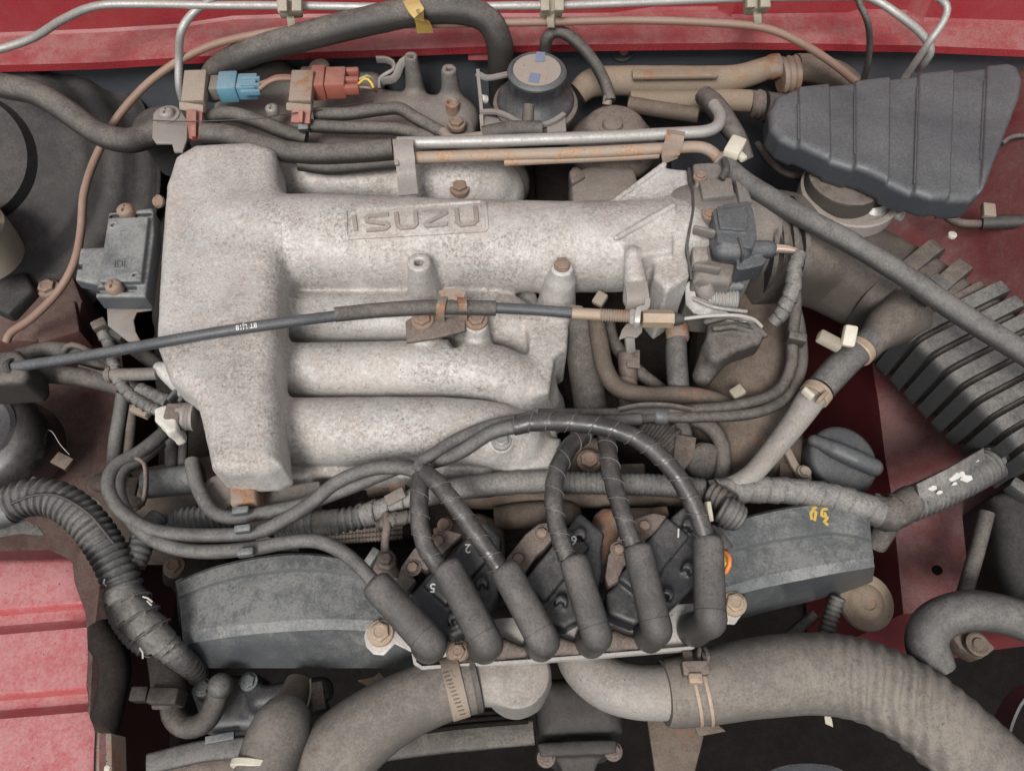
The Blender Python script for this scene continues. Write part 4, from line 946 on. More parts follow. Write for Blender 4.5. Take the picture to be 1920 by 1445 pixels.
f.poly([(-50, 660), (30, 652), (50, 672), (52, 700), (40, 714), (-50, 720)], -.10, -.045, .004, .008, hp=-.045)
f.mesh('block', t, 'rubber')
lathe(t, 'bore_ring', (24, 690, -.050), [(18, -4), (18, 6), (14, 8), (13, 2)], 'rubber_dark', axis=(1, .1, .5), seg=20)
for pts, r, m_, lab in (
    ([(40, 668, -.10), (100, 656, -.09), (160, 668, -.10), (210, 700, -.12)], 17, 'rubber', 'dusty loom just above the left end of the black throttle cable'),
    ([(30, 700, -.10), (110, 702, -.10), (180, 712, -.10), (260, 735, -.11)], 18, 'rubber', 'grey hose just below the left end of the black throttle cable'),
    ([(118, 668, -.09), (128, 648, -.075), (150, 650, -.078), (185, 668, -.09), (200, 680, -.1)], 6, 'plastic_brown', 'thin looped wire standing up from the loom by the black cable'),
    ([(150, 690, -.10), (185, 700, -.095), (210, 702, -.095)], 7, 'plastic_brown', 'thin wire under the black cable beside the plenum stub'),
    ([(248, 650, -.10), (290, 680, -.11), (300, 690, -.12)], 14, 'rubber', 'short rubber hose below the sensor bracket by the plenum wall')):
    o = tube(None, 'loom', pts, r, m_, seg=12); S(o, lab, 'wiring')
# vertical hoses going down beside the plenum
for pts, r, m_, lab in (
    ([(232, 735, -.10), (225, 780, -.12), (217, 830, -.14), (212, 890, -.17)], 13, 'rubber_grey', 'straight grey pipe dropping from the loom beside the wire loop'),
    ([(248, 760, -.20), (245, 810, -.21), (240, 860, -.23)], 9, 'plastic_brown', 'thin brown pipe in the dark gap beside the straight grey pipe'),
    ([(323, 800, -.15), (322, 840, -.155), (322, 880, -.16)], 12, 'rubber_grey', 'left of two upright green grey pipes under the chalky sensor'),
    ([(344, 800, -.15), (343, 840, -.155), (342, 878, -.16)], 9, 'rubber_grey', 'thinner of two upright green grey pipes against the plenum')):
    o = tube(None, 'hose_pipe', pts, r, m_, seg=14); S(o, lab, 'pipe')
t = T('hook_bracket', 'hooked flat steel loop standing over the grey cylinder below the plenum', 'bracket')
tube(t, 'hook', [(256, 860, -.075), (270, 868, -.075), (274, 885, -.078), (273, 920, -.085), (266, 946, -.095), (246, 956, -.11)], 8, 'core', seg=12, sq=(.5, 3))
prism(t, 'ear', [(224, 894), (262, 894), (256, 910), (252, 928), (262, 932), (270, 945), (240, 950), (228, 925)], -.145, .006, 'core', .001)
t = T('alternator_stub', 'smooth grey plastic cylinder below the plenum beside the wire loop', 'cylinder')
tube(t, 'cylinder', [(272, 908, -.15, 27), (340, 900, -.15, 28), (378, 895, -.15, 28)], 27, 'plastic_grey', seg=26, wob=0)
tube(t, 'nose', [(172, 906, -.155, 10), (182, 906, -.155, 16), (200, 906, -.155, 18), (240, 908, -.155, 22)], 14, 'core', seg=20)
t = T('fan_motor', 'glossy black round housing edge below the throttle cable grommet', 'housing')
lathe(t, 'housing', (-10, 830, -.24), [(95, -80), (98, 0), (92, 30), (78, 50), (60, 56)], 'wrap', axis=(.15, -.3, .9), seg=48, sharp=60)
lathe(t, 'rim', (-36, 800, -.205), [(66, 0), (66, 14), (58, 18), (50, 16)], 'wrap', axis=(.15, -.3, .9), seg=48)
for i, (x, y, a) in enumerate(((118, 866, 20), (30, 900, -30), (70, 912, 50))):
    t = bar(None, 'plastic_tag', (x - 14, y - 8, -.26), (x + 14, y + 6, -.26), 24, .008, 'brownmetal', .001)
    S(t, ('square tan plastic tag lying on the left inner fender', 'small brown tag beside the glossy black housing', 'brown chip of plastic just above the corrugated conduit')[i], 'tag')
# fat corrugated conduits at lower left
t = T('wiring_conduit', 'fat split corrugated conduit curving down past the pink red panel', 'conduit')
tube(t, 'corrugated_tube', [(18, 944, -.062), (60, 932, -.060), (110, 938, -.062), (160, 975, -.068), (200, 1030, -.076), (224, 1080, -.082), (236, 1120, -.088)], 33, 'conduit', seg=24, corr=(.0078, .085), wob=0)
tube(t, 'split_seam', [(20, 944, -.043), (64, 928, -.041), (112, 930, -.043), (165, 962, -.049), (205, 1008, -.060), (222, 1030, -.068)], 3, 'rubber_dark', seg=8)
tube(t, 'smooth_end', [(-60, 985, -.07), (-10, 968, -.066), (22, 956, -.064)], 26, 'plastic_grey', seg=20)
tube(t, 'taped_joint', [(228, 1100, -.084, 33), (240, 1130, -.088, 36), (262, 1160, -.092, 35), (288, 1188, -.100, 33), (304, 1206, -.108, 30)], 34, 'tape', spiral=(.019, .22), edge=1.4, wob=.06)
tube(t, 'branch', [(212, 1110, -.098), (222, 1150, -.104), (248, 1190, -.11), (276, 1214, -.114)], 20, 'conduit', corr=(.006, .05), seg=18, wob=0)
tube(t, 'tail', [(286, 1192, -.108, 27), (316, 1214, -.120, 24), (342, 1236, -.140, 20), (362, 1254, -.17, 18), (372, 1266, -.20, 17)], 18, 'tape', spiral=(.01, .18), edge=1)
tube(t, 'side_branch', [(298, 968, -.10, 19), (272, 1000, -.094, 21), (262, 1028, -.090, 23), (248, 1060, -.09, 24)], 22, 'conduit', corr=(.006, .03), seg=18, wob=0)
for q in ([(200, 1098, -.07), (194, 1092, -.066), (196, 1086, -.062)], [(268, 1118, -.06), (280, 1122, -.058), (286, 1128, -.06)], [(276, 1126, -.06), (284, 1134, -.058)], [(262, 1214, -.08), (270, 1228, -.078), (268, 1234, -.08)]):
    tube(t, 'frayed_strand', q, 1.6, 'whiteplastic', seg=6)
for q, lab in (([(24, 738, -.20), (44, 752, -.21), (62, 770, -.22)], 'white cobweb thread hanging beside the cable grommet'), ([(72, 804, -.24), (96, 808, -.24), (112, 832, -.25), (130, 852, -.26)], 'longer white cobweb thread above the square tan tag')):
    o = tube(None, 'cobweb_thread', q, .55, 'whiteplastic', seg=6); S(o, lab, 'cobweb')
prism(None, 'torn_sheet', [(-20, 985), (40, 970), (70, 985), (85, 1005), (40, 1000), (-20, 1010)], -.085, .002, 'conduit', .0006)
S(bpy.data.objects['torn_sheet'], 'torn flap of grey plastic under the start of the fat conduit', 'plastic flap')
o = tube(None, 'lower_hose', [(180, 1180, -.30), (215, 1240, -.30), (205, 1320, -.31), (180, 1420, -.32), (170, 1500, -.33)], 28, 'grime_shade'); S(o, 'dim grimy hose dropping in the gap beside the pink red panel', 'hose')

# ================================================================== right: air intake
t = T('air_resonator', 'wedge shaped black plastic air box with vertical creases', 'air box')
f = field([(1420, 110), (1930, 110), (1930, 400), (1420, 400)], -.04, .03, 0.0018)
XS = [(P(xa, 170, .015), P(xb, 330, .015)) for xa, xb in ((1496, 1498), (1554, 1557), (1602, 1602), (1667, 1665), (1720, 1714), (1786, 1780), (1846, 1838))]
def crs(X, Y):
    s = 0
    for i, (pa, pb) in enumerate(XS):
        xl = pa.x + (pb.x - pa.x) * (Y - pa.y) / (pb.y - pa.y)
        s = s + (1 if i % 2 == 0 else -1) * 0.0050 / (1 + np.exp(-np.clip((X - xl) / .0005, -30, 30)))
    return s
f.poly([(1440, 212), (1452, 186), (1485, 172), (1700, 148), (1880, 128), (1902, 136), (1912, 160), (1905, 195), (1840, 362), (1820, 380), (1740, 382), (1700, 368), (1620, 330), (1540, 304), (1460, 266), (1442, 244)], -.026, .015, .004, .010, hp=.008, top=crs)
shl = f.mesh('shell', t, 'plastic'); BR = bvh_of(shl)
for x0, y0, x1, y1 in ((1496, 196, 1497, 262), (1602, 172, 1602, 290), (1720, 164, 1714, 345), (1846, 150, 1838, 300)): ridge(t, 'moulded_rib', [(x0, y0), (x1, y1)], 6, .0012, 'plastic', BR, step=5, draft=.4)
f = field([(1490, 270), (1710, 270), (1710, 440), (1490, 440)], -.16, -.03, 0.0026)
f.cyl((1596, 316), 72, -.15, -.012, .006)
f.mesh('neck', t, 'plastic_brown')
t = T('hose_clamp', 'grey band clamp with worm screw round the neck under the air box', 'clamp')
lathe(t, 'band', (1592, 362, -.052), [(80, -24), (90, -22), (91, 6), (88, 9), (80, 9), (79, 0)], 'alum_mid', seg=56)
ribbon(t, 'band_tail', [(1614, 404, -.058), (1640, 404, -.052), (1664, 396, -.052), (1678, 384, -.056)], 27, .0012, 'zinc', wdir=(.05, .6, .6))
bar(t, 'worm_housing', (1672, 400, -.06), (1692, 392, -.06), 26, .014, 'zinc', .003)
lathe(t, 'worm_screw', (1688, 404, -.056), [(10, -10), (11, 0), (9, 4)], 'zinc', axis=(.5, -.7, .4), seg=16)
t = T('intake_duct', 'brown dusty rubber intake duct ending in deep ribbed bellows', 'air duct')
tube(t, 'duct', [(1405, 462, -.075, 80), (1470, 464, -.09, 78), (1540, 482, -.115, 74), (1620, 520, -.13, 74), (1700, 566, -.135, 74), (1745, 602, -.135, 74)], 74, 'plastic_brown', seg=48, sq=(1.30, 3.4), wob=.004)
for (x, y, h, r_, w_) in ((1548, 486, -.117, 78, 9), (1672, 548, -.132, 80, 12), (1722, 586, -.134, 82, 12)):
    tube(t, 'duct_rib', [(x - w_, y - w_ * .75, h), (x + w_, y + w_ * .75, h)], r_, 'plastic_brown', seg=48, sq=(1.36, 4.5), wob=0)
for x, y in ((1425, 466), (1442, 467), (1460, 466), (1480, 466)):
    tube(t, 'throat_ring', [(x - 4, y, -.076), (x + 4, y, -.076)], 88, 'rubber', seg=40, sq=(1.06, 2.4), wob=0)
tube(t, 'bellows_core', [(1740, 600, -.133), (1830, 690, -.134), (1980, 842, -.134)], 66, 'plastic_brown', seg=48, sq=(1.58, 6), wob=0)
for i in range(9):
    x, y = 1766 + 26.5 * i, 618 + 27.0 * i
    tube(t, 'bellows_rib', [(x - 8.5, y - 9, -.128), (x - 8, y - 8.5, -.128), (x + 8, y + 8.5, -.128), (x + 8.5, y + 9, -.128)], 74, 'conduit', seg=56, sq=(1.62, 9), wob=0, step=.004)
tube(t, 'breather_nipple', [(1700, 590, -.085, 50), (1664, 612, -.075, 40), (1640, 634, -.068, 30), (1618, 656, -.066, 27)], 36, 'plastic_brown', seg=24)
bar(t, 'moulded_tab', (1745, 520, -.045), (1778, 545, -.045), 22, .012, 'conduit', .002)
bar(t, 'moulded_tab', (1715, 545, -.045), (1744, 568, -.045), 20, .012, 'conduit', .002)
t = T('coolant_hose', 'long grey rubber hose running diagonally over the ribbed intake duct', 'hose')
tube(t, 'hose', [(1352, 303, -.012, 19), (1400, 345, -.004, 20), (1500, 404, .0, 20), (1600, 458, .002, 20), (1700, 520, .002, 20), (1800, 588, .002, 21), (1920, 662, .002, 22), (2040, 735, .0, 23)], 20, 'rubber_grey', seg=18)
lathe(t, 'rust_collar', (1356, 306, -.012), [(19.5, -10), (20.5, -6), (20.5, 8), (19.5, 12)], 'rusty', axis=(.75, -.66, .1), seg=20)
bar(t, 'clamp_tab', (1369, 292, .006), (1386, 262, .008), 30, .014, 'cream', .003); bar(t, 'clamp_tab', (1384, 288, .0), (1396, 300, .0), 14, .008, 'cream', .002)
t = T('breather_hose', 'grey elbow hose and pale pipe slanting from the intake duct with cream clamp tabs', 'hose')
tube(t, 'hose', [(1640, 632, -.066, 26), (1606, 660, -.062, 27), (1574, 690, -.062, 28), (1540, 728, -.066, 26)], 27, 'rubber_grey', seg=20)
tube(t, 'pipe', [(1532, 735, -.068, 24), (1518, 752, -.07, 26), (1492, 790, -.075, 23), (1440, 855, -.085, 20), (1408, 890, -.09, 19), (1370, 912, -.095, 19), (1330, 918, -.098, 18)], 20, 'pipe_alum', seg=20)
lathe(t, 'upper_clamp', (1610, 658, -.063), [(28, -9), (30, -7), (30, 7), (28, 9)], 'bolt_gold', axis=(-.72, -.72, -.02), seg=24)
lathe(t, 'lower_clamp', (1530, 738, -.067), [(27, -10), (29, -8), (29, 8), (27, 10)], 'bolt_gold', axis=(-.68, -.74, -.05), seg=24)
bar(t, 'clamp_tab', (1588, 650, -.036), (1596, 610, -.024), 24, .012, 'cream', .003)
bar(t, 'clamp_tab', (1576, 650, -.042), (1534, 628, -.036), 24, .012, 'cream_dirty', .003)
bar(t, 'clamp_lug', (1506, 730, -.044), (1524, 746, -.044), 8, .010, 'cream', .001); bar(t, 'clamp_lug', (1534, 752, -.044), (1548, 738, -.048), 7, .010, 'bolt_gold', .001)
t = T('oil_filler_cap', 'round black oil filler cap with a raised grip bar', 'cap')
lathe(t, 'cap', (1578, 864, -.150), [(58, -40), (65, -34), (67, 4), (64, 11), (56, 15), (20, 16)], 'plastic', axis=(.16, -.12, .97), seg=44, sharp=60)
f = field([(1500, 800), (1670, 800), (1670, 920), (1500, 920)], -.17, -.10, 0.0018)
f.path([(1526, 826, -.135, 12), (1580, 850, -.130, 18), (1638, 876, -.138, 17)], 15, .003, flat=1.0)
f.mesh('grip', t, 'plastic')
# hoses in the gap between manifold and head cover
for pts, r, m_, lab in (
    ([(1082, 590, -.10, 30), (1090, 640, -.11, 31), (1100, 710, -.12, 31), (1112, 790, -.13, 31)], 31, 'rubber', 'widest upright grey hose just right of the curved runners'),
    ([(1116, 588, -.085, 15), (1124, 640, -.09, 17), (1134, 690, -.095, 17), (1158, 726, -.10, 17), (1210, 742, -.10, 18), (1280, 742, -.105, 19), (1340, 752, -.11, 18), (1390, 775, -.12, 16)], 17, 'brownmetal', 'tan hose bending from upright to level above the plug wire bundle'),
    ([(1138, 590, -.12), (1150, 640, -.125), (1190, 690, -.13), (1245, 735, -.14)], 13, 'rubber', 'flat grey strap hose slanting behind the tan bending hose'),
    ([(1270, 612, -.10, 17), (1268, 660, -.105, 20), (1272, 720, -.11, 20), (1280, 790, -.13, 19)], 19, 'rubber_grey', 'upright grey hose with rust ring under the cable adjuster'),
    ([(1300, 785, -.12), (1330, 800, -.12), (1352, 830, -.125), (1356, 870, -.13), (1350, 905, -.14)], 15, 'rubber', 'curled brown grey hose between the pale pipe and the wrapped wire'),
    ([(1270, 770, -.125), (1280, 800, -.13), (1286, 830, -.135)], 15, 'rubber', 'short hose stub standing below the plug wire bundle'),
    ([(1175, 660, -.11), (1178, 720, -.13), (1176, 790, -.15)], 18, 'core', 'stubby brown post behind the slanting strap hose')):
    o = tube(None, 'gap_hose', pts, r, m_, seg=18); S(o, lab, 'hose')
o = lathe(None, 'rust_ring', (1270, 625, -.10), [(20, -14), (21.5, -10), (21.5, 12), (20, 15)], 'rusty', axis=(0, 1, .12), seg=22); S(o, 'rust orange ring round the upright hose under the cable adjuster', 'ring')
o = tube(None, 'corrugated_hose', [(1205, 790, -.13), (1240, 815, -.135), (1275, 850, -.14)], 30, 'rubber', corr=(.009, .10), seg=22, wob=0); S(o, 'black ribbed hose piece seen under the wrapped plug wire arch', 'hose')
t = T('gap_bracket', 'tan flat bracket plate standing behind the wrapped plug wire arch', 'bracket')
prism(t, 'plate', [(1268, 814), (1306, 820), (1300, 858), (1284, 880), (1262, 862)], -.115, .003, 'core', .0008)
prism(t, 'upper_plate', [(1172, 652), (1200, 656), (1200, 690), (1176, 688)], -.105, .003, 'core', .0008)
lathe(t, 'grommet', (1322, 866, -.13), [(34, -20), (36, -8), (32, -4), (36, 2), (30, 8), (26, 9)], 'rubber', axis=(.3, -.5, .7), seg=26)
bolt(t, 1174, 722, -.118, 14, 'bolt_rust'); bolt(t, 1104, 864, -.135, 16, 'bolt_rust')
prism(t, 'brown_base', [(1055, 820), (1130, 815), (1160, 860), (1130, 900), (1050, 900)], -.145, .05, 'brownmetal', .008)
prism(t, 'brown_shelf', [(1155, 868), (1210, 866), (1212, 905), (1155, 905)], -.15, .03, 'brownmetal', .004)
for i, (x, y, x2, y2, lab) in enumerate(((1118, 572, 1132, 550, 'tan clamp tab standing above the threaded cable end'), (1064, 582, 1092, 586, 'small tan clamp tab beside the cable ferrule'), (1372, 742, 1394, 728, 'tan square clamp tab lying on the brown head cover'))):
    o = bar(None, 'clamp_tab', (x, y, -.05 if i < 2 else -.09), (x2, y2, -.045 if i < 2 else -.085), 22, .010, 'tanclip' if i < 2 else 'cream_dirty', .0025); S(o, lab, 'clamp tab')
t = T('fuel_pipe_pair', 'two thin black hoses clipped together, running down beside the brown head cover', 'hose')
for q in ([(1470, 420, -.03), (1484, 480, -.05), (1492, 560, -.07), (1486, 630, -.08), (1482, 690, -.085), (1455, 735, -.085), (1390, 758, -.082), (1300, 768, -.08), (1180, 775, -.075), (1100, 776, -.072), (1010, 776, -.068)],
          [(1440, 400, -.03), (1458, 470, -.06), (1480, 540, -.08), (1500, 620, -.09), (1502, 690, -.09), (1475, 745, -.09), (1410, 775, -.085), (1300, 782, -.08), (1238, 782, -.078), (1170, 788, -.076), (1120, 800, -.076)]):
    tube(t, 'line', q, 11, 'rubber', seg=12)
bar(t, 'clip', (1476, 632, -.072), (1510, 640, -.072), 18, .016, 'rubber', .002)
lathe(t, 'clip_ring', (1238, 780, -.078), [(15, -12), (17, -9), (17, 9), (15, 12)], 'plastic_grey', axis=(1, 0, 0), seg=18)
tube(t, 'torn_tape', [(1160, 768, -.066), (1200, 760, -.060), (1250, 760, -.06), (1296, 768, -.066)], 9, 'plastic_brown', seg=10, sq=(.5, 2))
t = T('cover_lug', 'tan bolted lug bracket on the head cover beside the black oil cap', 'bracket')
prism(t, 'strap', [(1464, 832), (1476, 826), (1500, 872), (1520, 884), (1524, 900), (1500, 898), (1484, 872)], -.125, .006, 'tanclip', .0015)
bolt(t, 1508, 884, -.121, 9, 'tanclip'); prism(t, 'web', [(1462, 862), (1486, 870), (1490, 900), (1462, 898)], -.14, .02, 'brownmetal', .002)
o = lathe(None, 'fender_hole_disc', (1758, 1068, -.236), [(9, -4), (9, 1), (7, 2)], 'black', seg=16); S(o, 'black disc painting the dark of a hole in the red inner fender below the taped loom', 'plug')  # dark disc standing in for the shade inside a fender hole
# ---- right inner fender details
t = T('fender_pipe', 'thin black hose with a tan clip on the red inner fender beside the air box', 'hose')
tube(t, 'thin_pipe', [(1766, 385, -.16), (1775, 405, -.16), (1800, 418, -.155), (1845, 420, -.15)], 8, 'core', seg=12)
tube(t, 'thick_hose', [(1840, 418, -.148), (1900, 416, -.14), (1990, 414, -.13)], 13, 'rubber_dark', seg=14)
bar(t, 'clip', (1852, 384, -.135), (1854, 408, -.138), 22, .010, 'tanclip', .001)
o = tube(None, 'thin_hose', [(1878, 270, -.10), (1895, 258, -.10), (1930, 255, -.10), (1990, 262, -.10)], 5, 'rubber', seg=10); S(o, 'thin grey hose emerging behind the pointed corner of the air box', 'hose')
o = tube(None, 'thin_hose', [(1420, 270, -.09), (1440, 300, -.09), (1470, 325, -.09), (1502, 333, -.092)], 7, 'rubber', seg=10); S(o, 'thin hose curling under the narrow end of the air box', 'hose')
o = lathe(None, 'fender_hole_disc', (1786, 440, -.163), [(8, -4), (8, 1), (6, 2)], 'whiteplastic', seg=16); S(o, 'tiny white round plug in the red inner fender', 'plug')
t = T('side_loom', 'grey taped wiring loom with pale flaking tape crossing the red inner fender', 'wiring')
tube(t, 'taped_run', [(1340, 922, -.095, 24), (1420, 918, -.10, 25), (1500, 922, -.105, 25), (1580, 938, -.11, 27), (1650, 962, -.115, 27)], 25, 'tape', spiral=(.02, .12))
tube(t, 'knot', [(1630, 950, -.118, 26), (1668, 962, -.118, 34), (1700, 944, -.118, 30), (1724, 930, -.12, 26)], 30, 'rubber', spiral=(.03, .14))
tube(t, 'corrugated_tube', [(1700, 948, -.122), (1760, 922, -.125), (1820, 892, -.13), (1870, 862, -.14)], 30, 'conduit', corr=(.0075, .09), seg=22, wob=0)
ribbon(t, 'flaking_label', [(1722, 926, -.098), (1770, 902, -.102), (1815, 876, -.107), (1845, 858, -.112)], 40, .0016, 'tape', wdir=(.45, .75, .3))
for (x, y, w_) in ((1748, 914, 9), (1762, 922, 6), (1784, 892, 16), (1800, 888, 10), (1812, 896, 12), (1790, 906, 5), (1828, 862, 8)):
    prism(t, 'white_flake', [(x - w_, y + 2), (x - w_ * .3, y - w_ * .5), (x + w_ * .8, y - w_ * .4), (x + w_, y + w_ * .2), (x + w_ * .2, y + w_ * .6)], -.095 - (x - 1722) * .00012, .002, 'white', 0)
tube(t, 'down_branch', [(1668, 965, -.125), (1660, 990, -.14), (1640, 1020, -.16)], 22, 'rubber', seg=14)
t = T('harness_plug', 'ribbed black rubber plug at the bend of the pale breather pipe', 'connector')
tube(t, 'ribbed_neck', [(1330, 925, -.085), (1352, 935, -.080), (1372, 948, -.078)], 22, 'rubber', corr=(.006, .08), seg=18, wob=0)
tube(t, 'plug_body', [(1350, 952, -.072, 24), (1368, 962, -.072, 30), (1388, 974, -.076, 24)], 26, 'conduit', corr=(.005, .05), seg=20, wob=0)
bar(t, 'cream_insert', (1326, 940, -.064), (1332, 978, -.07), 9, .012, 'cream', .002)
lathe(None, 'fender_disc', (1625, 1128, -.20), [(50, -10), (54, -4), (52, 2), (40, 4), (34, 1), (28, 6), (16, 8), (14, 5)], 'tan', axis=(.1, -.15, .98), seg=44)
S(bpy.data.objects['fender_disc'], 'brown round dished disc half under the right timing cover', 'disc')
o = tube(None, 'corrugated_hose', [(1572, 1118, -.17), (1560, 1150, -.18), (1548, 1190, -.19)], 14, 'conduit', corr=(.006, .08), seg=16, wob=0); S(o, 'short ribbed hose hanging beside the brown disc', 'hose')
o = tube(None, 'dim_pipe', [(1530, 1150, -.19), (1500, 1175, -.2), (1470, 1200, -.2)], 10, 'rubber', seg=12); S(o, 'short dim grey pipe left of the brown disc', 'pipe')
o = tube(None, 'bypass_hose', [(2060, 1230, -.13), (1960, 1180, -.125), (1880, 1152, -.12), (1810, 1146, -.12), (1756, 1166, -.125), (1738, 1200, -.135), (1752, 1250, -.15)], 37, 'rubber_grey', seg=22); S(o, 'thick grey hose hooking round above the large ribbed radiator hose', 'hose')
o = tube(None, 'fender_rod', [(1850, 960, -.16), (1835, 1020, -.17), (1815, 1090, -.175), (1800, 1140, -.18)], 14, 'rubber', seg=14); S(o, 'straight grey rod slanting down the right inner fender', 'rod')
t = T('washer_tank', 'dark grey plastic tank edge at the right behind the ribbed bellows', 'tank')
f = field([(1840, 860), (2100, 860), (2100, 1160), (1840, 1160)], -.3, -.12, 0.005)
f.poly([(1868, 920), (1960, 880), (2080, 880), (2080, 1120), (1900, 1125), (1882, 1020)], -.28, -.16, .01, .02, hp=-.16)
f.mesh('tank', t, 'booster')
bar(t, 'lug', (1890, 905, -.15), (1935, 935, -.15), 26, .02, 'conduit', .004)
t = T('belt_tensioner', 'brown tensioner arm with round bolt inside the loop of the thick grey hose', 'tensioner')
prism(t, 'arm', [(1770, 1170), (1830, 1175), (1870, 1215), (1840, 1235), (1800, 1215)], -.26, .03, 'brownmetal', .004)
lathe(t, 'hub', (1832, 1208, -.25), [(22, -6), (22, 4), (18, 6), (12, 4), (10, 8)], 'brownmetal', seg=28)
t = T('fan_shroud', 'dark curved plastic shroud edge under the big ribbed hose', 'shroud')
loft(t, 'shroud_rim', [[(1840, 1500, -.30), (1850, 1400, -.29), (1870, 1330, -.28), (1910, 1285, -.27), (1990, 1270, -.26)], [(1880, 1510, -.26), (1885, 1410, -.25), (1900, 1345, -.24), (1930, 1300, -.23), (1990, 1288, -.22)]], 'plastic', thick=.003, sub=4)
loft(t, 'shroud_lower', [[(1420, 1460, -.26), (1480, 1438, -.25), (1560, 1440, -.25), (1610, 1470, -.26)], [(1420, 1500, -.30), (1480, 1480, -.30), (1560, 1480, -.30), (1610, 1500, -.31)]], 'plastic', thick=.003, sub=4)

# ================================================================== valley wiring in front of the manifold
t = T('valley_harness', 'dusty taped and corrugated wiring harness crossing in front of the manifold', 'wiring')
tube(t, 'corrugated_left', [(292, 1000, -.115, 18), (330, 978, -.112, 21), (390, 968, -.11, 22), (450, 966, -.11, 22)], 22, 'conduit', corr=(.0065, .09), seg=20, wob=0)
tube(t, 'corrugated_mid', [(520, 1002, -.115), (560, 985, -.11), (600, 980, -.108), (640, 976, -.106), (690, 966, -.105)], 22, 'conduit', corr=(.0075, .09), seg=20, wob=0)
tube(t, 'smooth_sleeve', [(592, 981, -.108), (634, 976, -.106)], 23, 'plastic_brown', seg=18)
tube(t, 'taped_mid', [(680, 968, -.105, 24), (716, 954, -.10, 20), (750, 942, -.098, 17), (790, 926, -.098, 17)], 20, 'tape', spiral=(.016, .18), edge=.8)
tube(t, 'taped_main', [(780, 930, -.10), (860, 916, -.10), (960, 905, -.10), (1030, 902, -.10)], 22, 'tape', spiral=(.03, .08))
tube(t, 'corrugated_right', [(1020, 904, -.10), (1140, 906, -.10), (1240, 910, -.10), (1320, 918, -.10)], 21, 'conduit', corr=(.006, .035), seg=20, wob=0)
bar(t, 'label_tab', (724, 940, -.085), (758, 922, -.080), 22, .003, 'alum_dark', .0008)
tube(t, 'down_lead', [(724, 965, -.09), (726, 985, -.085), (722, 1012, -.09), (722, 1040, -.10)], 8, 'core', seg=12)
tube(t, 'twisted_tape', [(710, 985, -.10, 10), (735, 975, -.09, 14), (770, 968, -.095, 12)], 12, 'rubber', spiral=(.012, .2))
t = T('knock_sensor', 'dusty oval sensor plug standing beside the first coil pack', 'sensor')
f = field([(680, 980), (760, 980), (760, 1100), (680, 1100)], -.17, -.08, 0.002)
f.poly([(708, 1030), (730, 1026), (742, 1040), (742, 1056), (728, 1066), (710, 1062), (704, 1048)], -.16, -.095, .003, .006, hp=-.095)
f.path([(720, 1062, -.12, 22), (724, 1080, -.14, 26)], 22, .006)
f.poly([(712, 1036), (730, 1034), (735, 1046), (728, 1056), (712, 1054), (708, 1044)], -.10, -.088, .001, .002, hp=-.088)
f.mesh('plug', t, 'core')
bar(t, 'side_fins', (688, 1050, -.11), (702, 1058, -.11), 50, .02, 'plastic_grey', .002)
for i in range(3):
    y0 = 998 + i * 9
    o = tube(None, 'toothed_strip', [(500, y0 + 6, -.15 - i * .004), (620, y0, -.15 - i * .004), (755, y0 - 10, -.15 - i * .004)], 5, 'core', corr=(.004, .16), seg=10, wob=0)
    S(o, ('uppermost', 'middle', 'lowest')[i] + ' of three knobbly brown cable strips in the valley', 'cable')
# brown exhaust and heat shield lumps behind the coils
t = T('coolant_crossover', 'rust brown rounded pipes and lumps behind the coil packs', 'pipe')
tube(t, 'upper_run', [(690, 905, -.16, 30), (760, 900, -.16, 30), (860, 925, -.16, 26), (980, 935, -.155, 20), (1130, 936, -.15, 16), (1300, 935, -.15, 14)], 22, 'brownmetal', seg=18)
tube(t, 'collar', [(736, 902, -.155), (764, 902, -.155)], 33, 'rusty', seg=20)
tube(t, 'stub', [(930, 972, -.15, 22), (980, 966, -.145, 24), (1060, 962, -.145, 24), (1082, 962, -.15, 14)], 22, 'brownmetal', seg=18)
f = field([(1090, 930), (1270, 930), (1270, 1080), (1090, 1080)], -.22, -.11, 0.003)
f.poly([(1114, 960), (1130, 946), (1240, 944), (1256, 962), (1250, 985), (1180, 990), (1150, 1060), (1120, 1050)], -.21, -.125, .008, .014, hp=-.125)
f.poly([(1220, 950), (1252, 944), (1258, 966), (1230, 970)], -.15, -.115, .004, .005, hp=-.115)
f.mesh('shield', t, 'rusty')
f = field([(820, 940), (960, 940), (960, 1120), (820, 1120)], -.22, -.11, 0.003)
f.poly([(835, 960), (900, 955), (945, 975), (950, 1090), (930, 1110), (840, 1000)], -.21, -.145, .008, .014, hp=-.145)
f.mesh('rear_lump', t, 'brownmetal')
prism(t, 'bracket_plate', [(812, 990), (870, 975), (892, 1010), (860, 1040), (815, 1030)], -.135, .004, 'rusty', .001)
bolt(t, 834, 984, -.125, 10, 'bolt_rust')
t = T('crankcase_strap', 'rust brown square strap end at the front corner of the plenum', 'strap')
f = field([(400, 860), (560, 860), (560, 980), (400, 980)], -.17, -.04, 0.0025)
f.poly([(428, 888), (476, 884), (480, 940), (430, 946)], -.16, -.052, .003, .005, hp=-.052)
f.mesh('strap', t, 'rusty')
lathe(t, 'boss_ring', (412, 922, -.085), [(34, -20), (36, 0), (28, 3), (24, -4)], 'alum_dark', seg=30)
prism(t, 'flange', [(380, 912), (540, 908), (600, 900), (600, 925), (520, 948), (420, 958)], -.09, .02, 'alum_dark', .003)
